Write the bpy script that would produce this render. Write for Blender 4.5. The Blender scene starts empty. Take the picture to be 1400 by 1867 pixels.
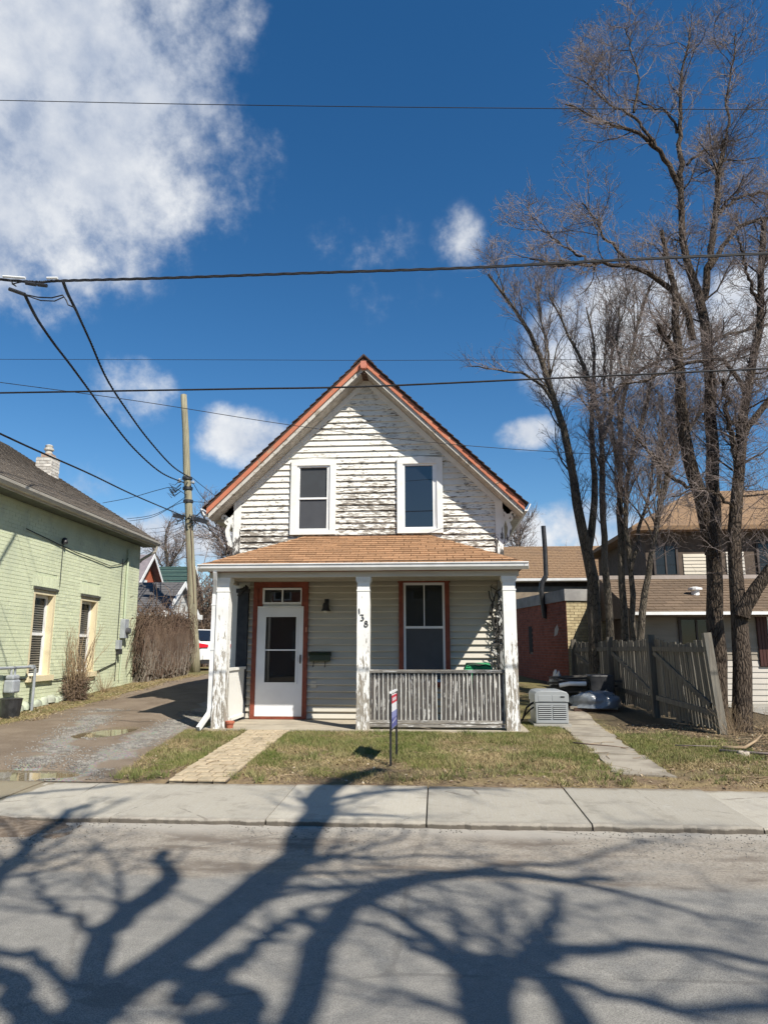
import bpy, bmesh, math, random
import numpy as np
from mathutils import Vector, Matrix, noise as mnoise
random.seed(7)
scn = bpy.context.scene
COL = scn.collection
R = math.radians

# ------------------------------------------------------------------ camera
CAM_H = 1.6
FPX, PW, PH = 1294.0, 1400.0, 1867.0
PITCH, YAW = R(10.785), R(4.125)
cam_d = bpy.data.cameras.new('camera'); cam = bpy.data.objects.new('camera', cam_d); COL.objects.link(cam)
cam.location = (0, 0, CAM_H)
cam.rotation_euler = (R(90) + PITCH, 0, YAW)
cam_d.sensor_fit = 'VERTICAL'; cam_d.sensor_height = 24.0; cam_d.lens = 24.0 * FPX / PH
cam_d.clip_start = 0.05; cam_d.clip_end = 2000
scn.camera = cam

# ------------------------------------------------------------------ sun, sky, exposure
SUN_AZ, SUN_EL = R(41), R(45)                      # to the right of and behind the camera
SUN = Vector((math.sin(SUN_AZ) * math.cos(SUN_EL), -math.cos(SUN_AZ) * math.cos(SUN_EL), math.sin(SUN_EL)))
sd = bpy.data.lights.new('sun', 'SUN'); sd.energy = 5.0; sd.angle = R(0.53); sd.color = (1.0, 0.94, 0.84)
so = bpy.data.objects.new('sun', sd); COL.objects.link(so)
so.rotation_euler = (-SUN).to_track_quat('-Z', 'Y').to_euler(); so.location = (20, -20, 30)
scn.view_settings.view_transform = 'Standard'; scn.view_settings.look = 'None'
scn.view_settings.exposure = 0.55; scn.view_settings.gamma = 1.0; scn.view_settings.use_curve_mapping = False
scn.cycles.max_bounces = 6; scn.cycles.transparent_max_bounces = 12; scn.cycles.caustics_reflective = False; scn.cycles.caustics_refractive = False
scn.cycles.use_adaptive_sampling = True; scn.cycles.adaptive_threshold = 0.02
try: scn.cycles.use_denoising = True
except Exception: pass

world = bpy.data.worlds.new('World'); scn.world = world; world.use_nodes = True
world.cycles.sampling_method = 'MANUAL'; world.cycles.sample_map_resolution = 512
SKY_STRENGTH = 0.06

def cam_ray(x, y):
    """direction of photograph pixel (x, y)"""
    a = (x - PW / 2) / FPX; b = -(y - PH / 2) / FPX
    f = math.cos(PITCH) - b * math.sin(PITCH); z = math.sin(PITCH) + b * math.cos(PITCH)
    return Vector((a * math.cos(YAW) - f * math.sin(YAW), a * math.sin(YAW) + f * math.cos(YAW), z))

def build_sky():
    nt = world.node_tree; N = nt.nodes; L = nt.links; N.clear()
    def math_(op, a, b=None, c=None, clamp=False):
        n = N.new('ShaderNodeMath'); n.operation = op; n.use_clamp = clamp
        for i, v in enumerate((a, b, c)):
            if v is None: continue
            if isinstance(v, (int, float)): n.inputs[i].default_value = v
            else: L.new(v, n.inputs[i])
        return n.outputs[0]
    sky = N.new('ShaderNodeTexSky'); sky.sky_type = 'NISHITA'; sky.sun_disc = False
    sky.sun_elevation = SUN_EL; sky.sun_rotation = math.pi - SUN_AZ
    sky.air_density = 1.0; sky.dust_density = 0.1; sky.ozone_density = 2.6; sky.altitude = 200
    tc = N.new('ShaderNodeTexCoord'); d = tc.outputs['Generated']
    def dot(v):
        n = N.new('ShaderNodeVectorMath'); n.operation = 'DOT_PRODUCT'; L.new(d, n.inputs[0]); n.inputs[1].default_value = v; return n.outputs['Value']
    def noise(scale, detail, rough, dist=0.0, off=(0, 0, 0)):
        mp = N.new('ShaderNodeMapping'); L.new(d, mp.inputs[0]); mp.inputs['Location'].default_value = off
        n = N.new('ShaderNodeTexNoise'); L.new(mp.outputs[0], n.inputs['Vector']); n.inputs['Scale'].default_value = scale
        n.inputs['Detail'].default_value = detail; n.inputs['Roughness'].default_value = rough; n.inputs['Distortion'].default_value = dist
        return n.outputs['Fac']
    n_big = noise(5.0, 9, 0.58, 0.1); n_fine = noise(17.0, 8, 0.62, 0.0, (3, 1, 2)); n_sh = noise(3.2, 5, 0.55, 0.0, (7, 2, 5))
    # clouds as blobs on the sky: centre pixel direction, half sizes (radians), weight
    def blob(px, py, ax, ay, w, tilt=0):
        c = cam_ray(px, py).normalized(); r = c.cross(Vector((0, 0, 1))).normalized(); u = r.cross(c).normalized()
        r2 = r * math.cos(tilt) + u * math.sin(tilt); u2 = -r * math.sin(tilt) + u * math.cos(tilt)
        a = dot(r2 / ax); b = dot(u2 / ay); e = math_('ADD', math_('MULTIPLY', a, a), math_('MULTIPLY', b, b))
        m = math_('MULTIPLY', math_('SUBTRACT', 1.0, e), w)                     # w at the centre, 0 on the rim
        front = math_('GREATER_THAN', dot(c), 0.3)
        m = math_('MAXIMUM', m, -1.0)
        return math_('SUBTRACT', math_('MULTIPLY', math_('ADD', m, 1.0), front), 1.0)
    blobs = [blob(50, 110, .28, .20, 1.1, -.2), blob(290, 90, .13, .16, .72), blob(50, 390, .10, .09, .42, .3), blob(420, 240, .08, .09, .26), blob(260, 300, .10, .07, .35), blob(-250, 60, .35, .3, 1.2),
             blob(655, 458, .060, .030, .16, .2), blob(835, 430, .032, .036, .30), blob(660, 530, .03, .02, .02),
             blob(440, 795, .085, .048, .95, -.1), blob(240, 720, .075, .055, .62, -.2), blob(965, 790, .062, .026, .75, .1),
             blob(1170, 610, .16, .085, .95, .1), blob(1340, 600, .12, .09, 1.0), blob(1050, 690, .08, .05, .4),
             blob(960, 985, .07, .04, .7), blob(1080, 965, .09, .045, .7), blob(300, 985, .15, .045, .8), blob(140, 880, .06, .05, .55), blob(420, 985, .09, .05, .6),
             blob(2100, 300, .2, .12, 1.0), blob(2600, 900, .2, .07, .9), blob(-900, 700, .2, .08, .9), blob(3300, 500, .15, .1, .9)]
    cur = blobs[0]
    for b in blobs[1:]: cur = math_('MAXIMUM', cur, b)
    # scattered cumulus over the rest of the sky behind the viewer
    back = math_('MULTIPLY', math_('SUBTRACT', noise(2.2, 3, .5, 0, (11, 4, 1)), .70), 5.0)
    back = math_('ADD', back, math_('MULTIPLY', math_('MAXIMUM', dot(Vector((0, 1, 0.35))), 0.0), -9.0))
    cur = math_('MAXIMUM', cur, back)
    nn = math_('ADD', math_('MULTIPLY', math_('SUBTRACT', n_big, .5), 2.0), math_('MULTIPLY', math_('SUBTRACT', n_fine, .5), 1.4))
    dens = math_('ADD', cur, nn)
    mr = N.new('ShaderNodeMapRange'); mr.interpolation_type = 'SMOOTHERSTEP'; L.new(dens, mr.inputs['Value'])
    mr.inputs['From Min'].default_value = -.06; mr.inputs['From Max'].default_value = 1.0
    # no clouds where no blob is near
    fac = math_('MULTIPLY', mr.outputs[0], math_('MULTIPLY', math_('ADD', cur, .42, clamp=True), 1.9, clamp=True), clamp=True)
    fac = math_('MULTIPLY', fac, .97)
    ramp = N.new('ShaderNodeValToRGB'); L.new(math_('ADD', math_('MULTIPLY', n_sh, .75), math_('MULTIPLY', n_fine, .35)), ramp.inputs[0])
    ramp.color_ramp.elements[0].position = .42; ramp.color_ramp.elements[0].color = (5.2, 6.0, 7.5, 1)
    ramp.color_ramp.elements[1].position = .62; ramp.color_ramp.elements[1].color = (10.3, 10.5, 10.7, 1)
    mx = N.new('ShaderNodeMix'); mx.data_type = 'RGBA'; L.new(fac, mx.inputs[0]); 
    hs = N.new('ShaderNodeHueSaturation'); hs.inputs['Saturation'].default_value = 1.31; hs.inputs['Value'].default_value = 1.36; L.new(sky.outputs[0], hs.inputs['Color']); L.new(hs.outputs[0], mx.inputs[6]); L.new(ramp.outputs[0], mx.inputs[7])
    bg = N.new('ShaderNodeBackground'); bg.inputs['Strength'].default_value = SKY_STRENGTH; L.new(mx.outputs[2], bg.inputs['Color'])
    out = N.new('ShaderNodeOutputWorld'); L.new(bg.outputs[0], out.inputs['Surface'])
build_sky()

# ------------------------------------------------------------------ measuring helpers (photograph pixel -> place)
def at(x, y, Y):
    d = cam_ray(x, y); t = Y / d.y; return Vector((d.x * t, Y, CAM_H + d.z * t))
def on_ground(x, y, z=0.0):
    d = cam_ray(x, y); t = (z - CAM_H) / d.z; return Vector((d.x * t, d.y * t, z))

# ------------------------------------------------------------------ materials
MATS = {}
def new_mat(name):
    m = bpy.data.materials.new(name); m.use_nodes = True; nt = m.node_tree
    return m, nt, nt.nodes['Principled BSDF']
class NT:
    def __init__(s, nt): s.nt = nt; s.N = nt.nodes; s.L = nt.links
    def lk(s, v, sock):
        if isinstance(v, (int, float)): sock.default_value = v
        elif isinstance(v, (tuple, list)): sock.default_value = (*v, 1) if len(v) == 3 and sock.type == 'RGBA' else v
        else: s.L.new(v, sock)
    def math(s, op, a, b=0.0, clamp=False):
        n = s.N.new('ShaderNodeMath'); n.operation = op; n.use_clamp = clamp; s.lk(a, n.inputs[0]); s.lk(b, n.inputs[1]); return n.outputs[0]
    def mix(s, f, a, b, mode='MIX'):
        n = s.N.new('ShaderNodeMix'); n.data_type = 'RGBA'; n.blend_type = mode; s.lk(f, n.inputs[0]); s.lk(a, n.inputs[6]); s.lk(b, n.inputs[7]); return n.outputs[2]
    def coord(s, stretch=(1, 1, 1), rnd=False, which='Object'):
        tc = s.N.new('ShaderNodeTexCoord'); mp = s.N.new('ShaderNodeMapping'); s.L.new(tc.outputs[which], mp.inputs[0]); mp.inputs['Scale'].default_value = stretch
        if rnd:
            oi = s.N.new('ShaderNodeObjectInfo'); cx = s.N.new('ShaderNodeCombineXYZ')
            for i, k in enumerate((91.0, 57.0, 33.0)): s.L.new(s.math('MULTIPLY', oi.outputs['Random'], k), cx.inputs[i])
            s.L.new(cx.outputs[0], mp.inputs['Location'])
        return mp.outputs[0]
    def noise(s, vec, scale, detail=6, rough=.55, dist=0):
        n = s.N.new('ShaderNodeTexNoise'); s.L.new(vec, n.inputs['Vector']); n.inputs['Scale'].default_value = scale; n.inputs['Detail'].default_value = detail
        n.inputs['Roughness'].default_value = rough; n.inputs['Distortion'].default_value = dist; return n.outputs['Fac']
    def voro(s, vec, scale, feature='F1'):
        n = s.N.new('ShaderNodeTexVoronoi'); n.feature = feature; s.L.new(vec, n.inputs['Vector']); n.inputs['Scale'].default_value = scale; return n
    def step(s, v, a, b):
        n = s.N.new('ShaderNodeMapRange'); n.interpolation_type = 'SMOOTHSTEP'; s.lk(v, n.inputs['Value']); n.inputs['From Min'].default_value = a; n.inputs['From Max'].default_value = b; return n.outputs[0]
    def xyz(s, which='Object'):
        tc = s.N.new('ShaderNodeTexCoord'); sp = s.N.new('ShaderNodeSeparateXYZ'); s.L.new(tc.outputs[which], sp.inputs[0]); return sp.outputs
    def rand(s):
        return s.N.new('ShaderNodeObjectInfo').outputs['Random']
    def bump(s, h, bsdf, strength=.3, dist=.01):
        b = s.N.new('ShaderNodeBump'); b.inputs['Strength'].default_value = strength; b.inputs['Distance'].default_value = dist; s.L.new(h, b.inputs['Height']); s.L.new(b.outputs[0], bsdf.inputs['Normal'])

def mat(name, c1, c2=None, scale=6, rough=.8, bump=0.0, bscale=None, stretch=(1, 1, 1), rnd=0.0, spec=.3, detail=6, lo=.35, hi=.65, c3=None, s3=1.2, metal=0.0, dist=.01):
    if name in MATS: return MATS[name]
    m, nt, b = new_mat(name); t = NT(nt)
    vec = t.coord(stretch, rnd > 0)
    if c2 is None: c2 = tuple(x * .8 for x in c1)
    n = t.noise(vec, scale, detail)
    col = t.mix(t.step(n, lo, hi), c1, c2)
    if c3 is not None:
        col = t.mix(t.step(t.noise(vec, s3, 5, .6), .5, .68), col, c3)
    if rnd > 0:
        f = t.math('ADD', t.math('MULTIPLY', t.rand(), rnd), 1 - rnd / 2)
        cx = nt.nodes.new('ShaderNodeCombineColor'); [nt.links.new(f, cx.inputs[i]) for i in range(3)]
        col = t.mix(1.0, col, cx.outputs[0], 'MULTIPLY')
    t.lk(col, b.inputs['Base Color']); b.inputs['Roughness'].default_value = rough; b.inputs['Specular IOR Level'].default_value = spec; b.inputs['Metallic'].default_value = metal
    if bump: t.bump(t.noise(vec, bscale or scale * 4, 4), b, bump, dist)
    MATS[name] = m; return m

def glass_mat(name, tint=(.35, .37, .38), refl=.5, body=(.02, .022, .025), trans=.45):
    m, nt, b = new_mat(name); t = NT(nt)
    nt.nodes.remove(b); N, L = nt.nodes, nt.links
    out = [n for n in N if n.type == 'OUTPUT_MATERIAL'][0]
    gl = N.new('ShaderNodeBsdfGlossy'); gl.inputs['Roughness'].default_value = .02; gl.inputs['Color'].default_value = (.9, .93, .95, 1)
    tr = N.new('ShaderNodeBsdfTransparent'); tr.inputs['Color'].default_value = (*tint, 1)
    df = N.new('ShaderNodeBsdfDiffuse'); df.inputs['Color'].default_value = (*body, 1)
    mx = N.new('ShaderNodeMixShader'); mx.inputs[0].default_value = trans; L.new(df.outputs[0], mx.inputs[1]); L.new(tr.outputs[0], mx.inputs[2])
    f = t.math('ADD', .03, refl * .05)
    m2 = N.new('ShaderNodeMixShader'); L.new(f, m2.inputs[0]); L.new(mx.outputs[0], m2.inputs[1]); L.new(gl.outputs[0], m2.inputs[2])
    L.new(m2.outputs[0], out.inputs['Surface']); MATS[name] = m; return m

WHITE = (.74, .735, .70)
white_paint = mat('white_paint', WHITE, (.64, .63, .59), 4, .55, .15, 40, lo=.45, hi=.8)
white_metal = mat('white_metal', (.78, .78, .77), (.68, .68, .66), 3, .35, spec=.5)
door_white = mat('door_white', (.72, .73, .75), (.66, .67, .69), 2, .4, spec=.5)
brown_red = mat('brown_red_trim', (.22, .058, .035), (.16, .042, .025), 8, .6, .2, 40)
dark_metal = mat('dark_metal', (.015, .015, .017), (.03, .03, .032), 10, .45, spec=.5)
cable_black = mat('cable_black', (.012, .012, .014), (.02, .02, .022), 10, .6)
grey_metal = mat('grey_metal', (.33, .35, .37), (.26, .28, .30), 6, .5, .1, spec=.5)
concrete_grey = mat('concrete_grey', (.36, .345, .31), (.27, .26, .23), 2.2, .9, .5, 60, c3=(.24, .22, .19), s3=.9)
parge = mat('parge', (.30, .29, .27), (.22, .21, .2), 3, .9, .3)
dark_inside = mat('dark_interior', (.02, .02, .022), (.03, .03, .03), 2, .9)
grey_curtain = mat('grey_curtain', (.42, .43, .44), (.36, .37, .38), 1, .9, stretch=(12, 1, .3))
tan_shingle = mat('tan_shingle', (.40, .235, .128), (.28, .158, .085), 45, .95, .5, 220, rnd=.34, detail=3)
dark_shingle = mat('dark_shingle', (.05, .035, .03), (.08, .05, .04), 30, .95, .4, rnd=.3)
soffit_mat = mat('weathered_soffit', (.44, .42, .38), (.30, .285, .25), 5, .8, .2, stretch=(2, 2, 2))
win_glass = glass_mat('window_glass', refl=.2); dark_glass = glass_mat('dark_window_glass', refl=.0, trans=.1)

def peel_mat(name, paint, wood1, wood2, thr, stretch, hi_weight=None, rnd=True, soft=.10, extra=None, yellow=None):
    """old paint flaking off grey weathered wood, streaked along the grain"""
    m, nt, b = new_mat(name); t = NT(nt)
    v = t.coord(stretch, rnd); v0 = t.coord((1, 1, 1)); vf = t.coord(tuple(k * 3 for k in stretch), rnd)
    fine = t.noise(v, 10, 5, .62, .25); coarse = t.noise(t.coord(tuple(min(k, 2.0) for k in stretch)), 1.6, 4, .6); tiny = t.noise(vf, 13, 3, .6)
    s = t.math('ADD', t.math('ADD', t.math('MULTIPLY', fine, 1.0), t.math('MULTIPLY', coarse, .5)), t.math('MULTIPLY', tiny, .35))
    if extra is not None: s = t.math('ADD', s, extra(t))
    peel = t.step(s, thr, thr + soft)
    wood = t.mix(t.step(t.noise(v, 14, 5), .35, .65), wood1, wood2)
    pc = t.mix(t.step(t.noise(v0, 2.5, 5), .4, .75), paint, tuple(k * .86 for k in paint))
    if yellow: pc = t.mix(t.step(t.noise(v, 2, 4), .5, .7), pc, yellow)
    t.lk(t.mix(peel, pc, wood), b.inputs['Base Color']); b.inputs['Roughness'].default_value = .75; b.inputs['Specular IOR Level'].default_value = .25
    t.bump(t.math('SUBTRACT', t.math('MULTIPLY', t.noise(v, 30, 3), .3), peel), b, .5, .004)
    MATS[name] = m; return m
def gable_wear(t):
    x, y, z = t.xyz()
    low = t.step(z, 5.0, 3.6)                                            # weather hits the boards above the porch roof
    mid = t.math('MULTIPLY', t.step(t.math('ABSOLUTE', t.math('ADD', x, 1.25)), 1.1, .2), t.step(z, 6.4, 5.2))
    return t.math('ADD', t.math('MULTIPLY', low, .085), t.math('MULTIPLY', mid, .02))
clap_mat = peel_mat('peeling_clapboard', (.735, .72, .665), (.27, .24, .20), (.115, .102, .088), .985, (.75, 1, 4.5), rnd=False, soft=.06, extra=gable_wear)
def post_wear(t):
    x, y, z = t.xyz(); return t.math('MULTIPLY', t.step(z, 2.6, .1), .26)
post_mat = peel_mat('peeling_post', (.78, .77, .73), (.36, .325, .27), (.22, .195, .16), 1.08, (3.2, 3.2, .5), rnd=False, soft=.07, extra=post_wear)
slat_mat = peel_mat('bare_railing_slat', (.6, .59, .56), (.115, .105, .095), (.055, .05, .048), .74, (3, 3, .35))
rail_mat = peel_mat('bare_rail', (.6, .59, .56), (.27, .25, .22), (.17, .155, .135), .79, (.4, 3, 3))
fascia_mat = peel_mat('peeling_orange_fascia', (.50, .175, .10), (.42, .30, .21), (.28, .16, .105), .97, (.8, .8, .8), rnd=False, soft=.2)
soffit_peel = peel_mat('peeling_soffit', (.52, .50, .45), (.30, .26, .20), (.20, .175, .14), .94, (.9, .9, .9), rnd=False, soft=.2)
corner_mat = peel_mat('peeling_corner_board', (.78, .77, .73), (.11, .10, .09), (.05, .047, .045), 1.14, (2.5, 2.5, .6), rnd=False, extra=lambda t: t.math('MULTIPLY', t.step(t.xyz()[2], 4.2, 3.4), .32))
siding_mat = mat('cream_siding', (.48, .455, .39), (.43, .405, .345), 2.5, .5, .1, 25, stretch=(.5, 1, 3), spec=.35)

# ------------------------------------------------------------------ mesh helpers
class MB:
    def __init__(s): s.v = []; s.f = []
    def add(s, vs, fs):
        k = len(s.v); s.v += [tuple(p) for p in vs]; s.f += [tuple(i + k for i in f) for f in fs]; return s
    def box(s, x0, x1, y0, y1, z0, z1):
        return s.add([(x0, y0, z0), (x1, y0, z0), (x1, y1, z0), (x0, y1, z0), (x0, y0, z1), (x1, y0, z1), (x1, y1, z1), (x0, y1, z1)],
                     [(0, 3, 2, 1), (4, 5, 6, 7), (0, 1, 5, 4), (1, 2, 6, 5), (2, 3, 7, 6), (3, 0, 4, 7)])
    def obox(s, c, size, mtx=None):
        h = [k / 2 for k in size]; vs = []
        for sx, sy, sz in ((-1, -1, -1), (1, -1, -1), (1, 1, -1), (-1, 1, -1), (-1, -1, 1), (1, -1, 1), (1, 1, 1), (-1, 1, 1)):
            p = Vector((sx * h[0], sy * h[1], sz * h[2])); vs.append(Vector(c) + (mtx @ p if mtx else p))
        return s.add(vs, [(0, 3, 2, 1), (4, 5, 6, 7), (0, 1, 5, 4), (1, 2, 6, 5), (2, 3, 7, 6), (3, 0, 4, 7)])
    def beam(s, a, b, w, h, up=(0, 0, 1)):
        """a bar of w x h from a to b"""
        a, b = Vector(a), Vector(b); d = (b - a).normalized(); sd_ = d.cross(Vector(up)).normalized(); u = sd_.cross(d)
        vs = [p + sd_ * (i * w / 2) + u * (j * h / 2) for p in (a, b) for i, j in ((-1, -1), (1, -1), (1, 1), (-1, 1))]
        return s.add(vs, [(0, 3, 2, 1), (4, 5, 6, 7), (0, 1, 5, 4), (1, 2, 6, 5), (2, 3, 7, 6), (3, 0, 4, 7)])
    def prism(s, poly, axis, a, b):
        """extrude a 2D polygon along an axis: 'x' -> (y,z), 'y' -> (x,z), 'z' -> (x,y)"""
        n = len(poly)
        def mk(p, t): return {'x': (t, p[0], p[1]), 'y': (p[0], t, p[1]), 'z': (p[0], p[1], t)}[axis]
        vs = [mk(p, a) for p in poly] + [mk(p, b) for p in poly]
        return s.add(vs, [tuple(range(n)), tuple(range(2 * n - 1, n - 1, -1))] + [(i, i + n, (i + 1) % n + n, (i + 1) % n) for i in range(n)])
    def tube(s, pts, r, sides=8, caps=True):
        pts = [Vector(p) for p in pts]; n = len(pts); rr = r if isinstance(r, (list, tuple)) else [r] * n
        k = len(s.v); prev = None
        for i, p in enumerate(pts):
            t = (pts[min(i + 1, n - 1)] - pts[max(i - 1, 0)]).normalized()
            if prev is None:
                prev = t.cross(Vector((0, 0, 1)) if abs(t.z) < .9 else Vector((1, 0, 0))).normalized()
            prev = (prev - t * prev.dot(t)).normalized(); q = t.cross(prev)
            for j in range(sides):
                a = 2 * math.pi * j / sides; s.v.append(tuple(p + (prev * math.cos(a) + q * math.sin(a)) * rr[i]))
        for i in range(n - 1):
            for j in range(sides):
                s.f.append((k + i * sides + j, k + i * sides + (j + 1) % sides, k + (i + 1) * sides + (j + 1) % sides, k + (i + 1) * sides + j))
        if caps: s.f += [tuple(k + j for j in range(sides - 1, -1, -1)), tuple(k + (n - 1) * sides + j for j in range(sides))]
        return s
    def lathe(s, prof, c=(0, 0, 0), sides=16):
        k = len(s.v); n = len(prof)
        for r_, z in prof:
            for j in range(sides):
                a = 2 * math.pi * j / sides; s.v.append((c[0] + r_ * math.cos(a), c[1] + r_ * math.sin(a), c[2] + z))
        for i in range(n - 1):
            for j in range(sides): s.f.append((k + i * sides + j, k + i * sides + (j + 1) % sides, k + (i + 1) * sides + (j + 1) % sides, k + (i + 1) * sides + j))
        s.f += [tuple(k + j for j in range(sides - 1, -1, -1)), tuple(k + (n - 1) * sides + j for j in range(sides))]
        return s
    def quad(s, *p): return s.add(p, [tuple(range(len(p)))])
    def mesh(s, name, m=None):
        me = bpy.data.meshes.new(name); me.from_pydata(s.v, [], s.f); me.update()
        bm = bmesh.new(); bm.from_mesh(me); bmesh.ops.recalc_face_normals(bm, faces=bm.faces); bm.to_mesh(me); bm.free()
        if m: me.materials.append(m)
        return me
    def build(s, name, m, parent=None, smooth=False, bevel=0):
        me = s.mesh(name, m)
        if smooth: me.polygons.foreach_set('use_smooth', [True] * len(me.polygons))
        o = link(name, me, parent)
        if bevel:
            md = o.modifiers.new('bevel', 'BEVEL'); md.width = bevel; md.segments = 2; md.limit_method = 'ANGLE'
        return o
WORLD_SPACE = {}
def link(name, me, parent=None, loc=None, rot=None):
    o = bpy.data.objects.new(name, me); COL.objects.link(o)
    if parent is not None:
        o.parent = parent
        inv = WORLD_SPACE.get(parent.name)
        if inv is not None: o.matrix_parent_inverse = inv
    if loc is not None: o.location = loc
    if rot is not None: o.rotation_euler = rot
    return o
def tag(o, label=None, cat=None, group=None, kind=None):
    if label: o['label'] = label
    if cat: o['category'] = cat
    if group: o['group'] = group
    if kind: o['kind'] = kind
    return o
def thing(name, label, cat, loc=(0, 0, 0), rotz=0.0, group=None, local=False):
    """an Empty at the thing's base; parts are given in world coordinates unless local"""
    o = bpy.data.objects.new(name, None); COL.objects.link(o); o.location = loc; o.rotation_euler = (0, 0, rotz); o.empty_display_size = .2
    if not local: WORLD_SPACE[o.name] = (Matrix.Translation(loc) @ Matrix.Rotation(rotz, 4, 'Z')).inverted()
    return tag(o, label, cat, group)
def np_mesh(name, V, F, m, parent=None, smooth=False):
    """fast mesh from numpy arrays; F is (n, k)"""
    me = bpy.data.meshes.new(name); V = np.asarray(V, dtype=np.float32); F = np.asarray(F, dtype=np.int32); k = F.shape[1]
    me.vertices.add(len(V)); me.vertices.foreach_set('co', V.ravel())
    me.loops.add(F.size); me.loops.foreach_set('vertex_index', F.ravel())
    me.polygons.add(len(F)); me.polygons.foreach_set('loop_start', np.arange(0, F.size, k, dtype=np.int32)); me.polygons.foreach_set('loop_total', np.full(len(F), k, dtype=np.int32))
    if smooth: me.polygons.foreach_set('use_smooth', np.ones(len(F), dtype=bool))
    me.materials.append(m); me.update(calc_edges=True); me.validate()
    return link(name, me, parent)
def np_tubes(groups, sides):
    """groups: list of (P (n,k,3), R (n,k)); returns V, F"""
    Vs, Fs, base = [], [], 0
    for P, Rr in groups:
        if len(P) == 0: continue
        n, k = P.shape[:2]
        T = np.gradient(P, axis=1); T /= np.linalg.norm(T, axis=2, keepdims=True) + 1e-9
        mean = P[:, -1] - P[:, 0]; mean /= np.linalg.norm(mean, axis=1, keepdims=True) + 1e-9
        ref = np.where(np.abs(mean[:, 2:3]) < .8, np.array([[0, 0, 1.]]), np.array([[1., .2, 0]]))[:, None, :]
        A = np.cross(T, np.broadcast_to(ref, T.shape)); A /= np.linalg.norm(A, axis=2, keepdims=True) + 1e-9
        B = np.cross(T, A)
        an = 2 * np.pi * np.arange(sides) / sides
        V = P[:, :, None, :] + Rr[:, :, None, None] * (A[:, :, None, :] * np.cos(an)[None, None, :, None] + B[:, :, None, :] * np.sin(an)[None, None, :, None])
        idx = base + np.arange(n * k * sides).reshape(n, k, sides)
        nx = np.roll(idx, -1, axis=2)
        F = np.stack([idx[:, :-1], nx[:, :-1], nx[:, 1:], idx[:, 1:]], axis=-1).reshape(-1, 4)
        Vs.append(V.reshape(-1, 3)); Fs.append(F); base += n * k * sides
    return np.concatenate(Vs), np.concatenate(Fs)

# ================================================================== GROUND
def lerp_tab(tab, y):
    if y <= tab[0][0]: return tab[0][1]
    for (a, va), (b, vb) in zip(tab, tab[1:]):
        if y <= b: return va + (vb - va) * (y - a) / (b - a)
    return tab[-1][1]
LEFT_H = [(8.05, .135), (13.4, .36), (19.4, .65), (24, .70), (60, .75)]
RIGHT_H = [(8.05, .135), (10, .20), (11.8, .25), (12.3, .235), (13.6, .24), (14.4, .30), (17, .38), (20, .58), (26, .70), (60, .75)]
def sstep(a, b, x):
    t = min(1, max(0, (x - a) / (b - a))); return t * t * (3 - 2 * t)
def ground_h(x, y):
    k = sstep(-5.4, -3.9, x); h = lerp_tab(LEFT_H, y) * (1 - k) + lerp_tab(RIGHT_H, y) * k
    if x > 5.2:
        q = sstep(5.2, 6.2, x); h = h * (1 - q) + min(h, .30) * q
    return h
DRIVE_L = [(8.05, -8.2), (11, -7.35), (14, -7.2), (19, -7.35), (24, -7.7), (34, -8.0)]
DRIVE_R = [(8.05, -3.65), (9.5, -3.85), (13.7, -4.3), (20, -4.35), (34, -3.0)]
PUDDLES = [(-4.95, 8.42, .72, .36, .128), (-5.28, 11.6, .36, .75, .262)]        # x, y, half x, half y, water level
def drive_h(x, y):
    h = ground_h(x, y) + .012 + .012 * mnoise.noise(Vector((x * 1.3, y * 1.3, 0))) + .006 * mnoise.noise(Vector((x * 5, y * 5, 3)))
    for px, py, ax, ay, lv in PUDDLES:
        e = ((x - px) / ax) ** 2 + ((y - py) / ay) ** 2 + .45 * mnoise.noise(Vector((x * 2.2, y * 2.2, 5)))
        k = 1 - sstep(.55, 2.4, e); h = h * (1 - k) + (lv - .03 + .02 * e) * k
    return h
def in_drive(x, y, m=0.0): return lerp_tab(DRIVE_L, y) + m < x < lerp_tab(DRIVE_R, y) - m

def soil_material():
    m, nt, b = new_mat('yard_soil'); t = NT(nt); v = t.coord(); x, y, z = t.xyz()
    n1 = t.noise(v, .9, 6, .6); n2 = t.noise(v, 14, 5, .65); n3 = t.noise(v, 3.2, 5, .6)
    col = t.mix(t.step(n2, .35, .65), (.135, .095, .062), (.20, .15, .095))
    col = t.mix(t.math('MULTIPLY', t.step(n3, .42, .62), .75), col, (.24, .185, .095))
    lawn = t.math('MULTIPLY', t.step(t.math('ADD', y, t.math('MULTIPLY', n1, 2.5)), 9.6, 11.2), t.step(n1, .3, .55))
    col = t.mix(t.math('MULTIPLY', lawn, .65), col, t.mix(t.step(n2, .4, .6), (.10, .115, .035), (.17, .155, .06)))
    humus_shade = t.math('MULTIPLY', t.step(t.math('ADD', x, t.math('MULTIPLY', t.math('SUBTRACT', n3, .5), 1.2)), 2.75, 3.15), t.step(t.math('ADD', y, t.math('MULTIPLY', t.math('SUBTRACT', n1, .5), 2.0)), 11.2, 12.0))  # dark leafy soil along the fence, with the shade there painted in
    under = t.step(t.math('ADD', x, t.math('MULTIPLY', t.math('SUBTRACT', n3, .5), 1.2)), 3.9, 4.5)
    col = t.mix(t.math('MULTIPLY', t.math('MAXIMUM', humus_shade, under), .85), col, t.mix(n2, (.052, .04, .03), (.105, .08, .058)))
    t.lk(col, b.inputs['Base Color']); b.inputs['Roughness'].default_value = .95; b.inputs['Specular IOR Level'].default_value = .1
    t.bump(t.math('ADD', n2, t.noise(v, 60, 3)), b, .6, .02); MATS['soil'] = m; return m
soil = soil_material()

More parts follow.
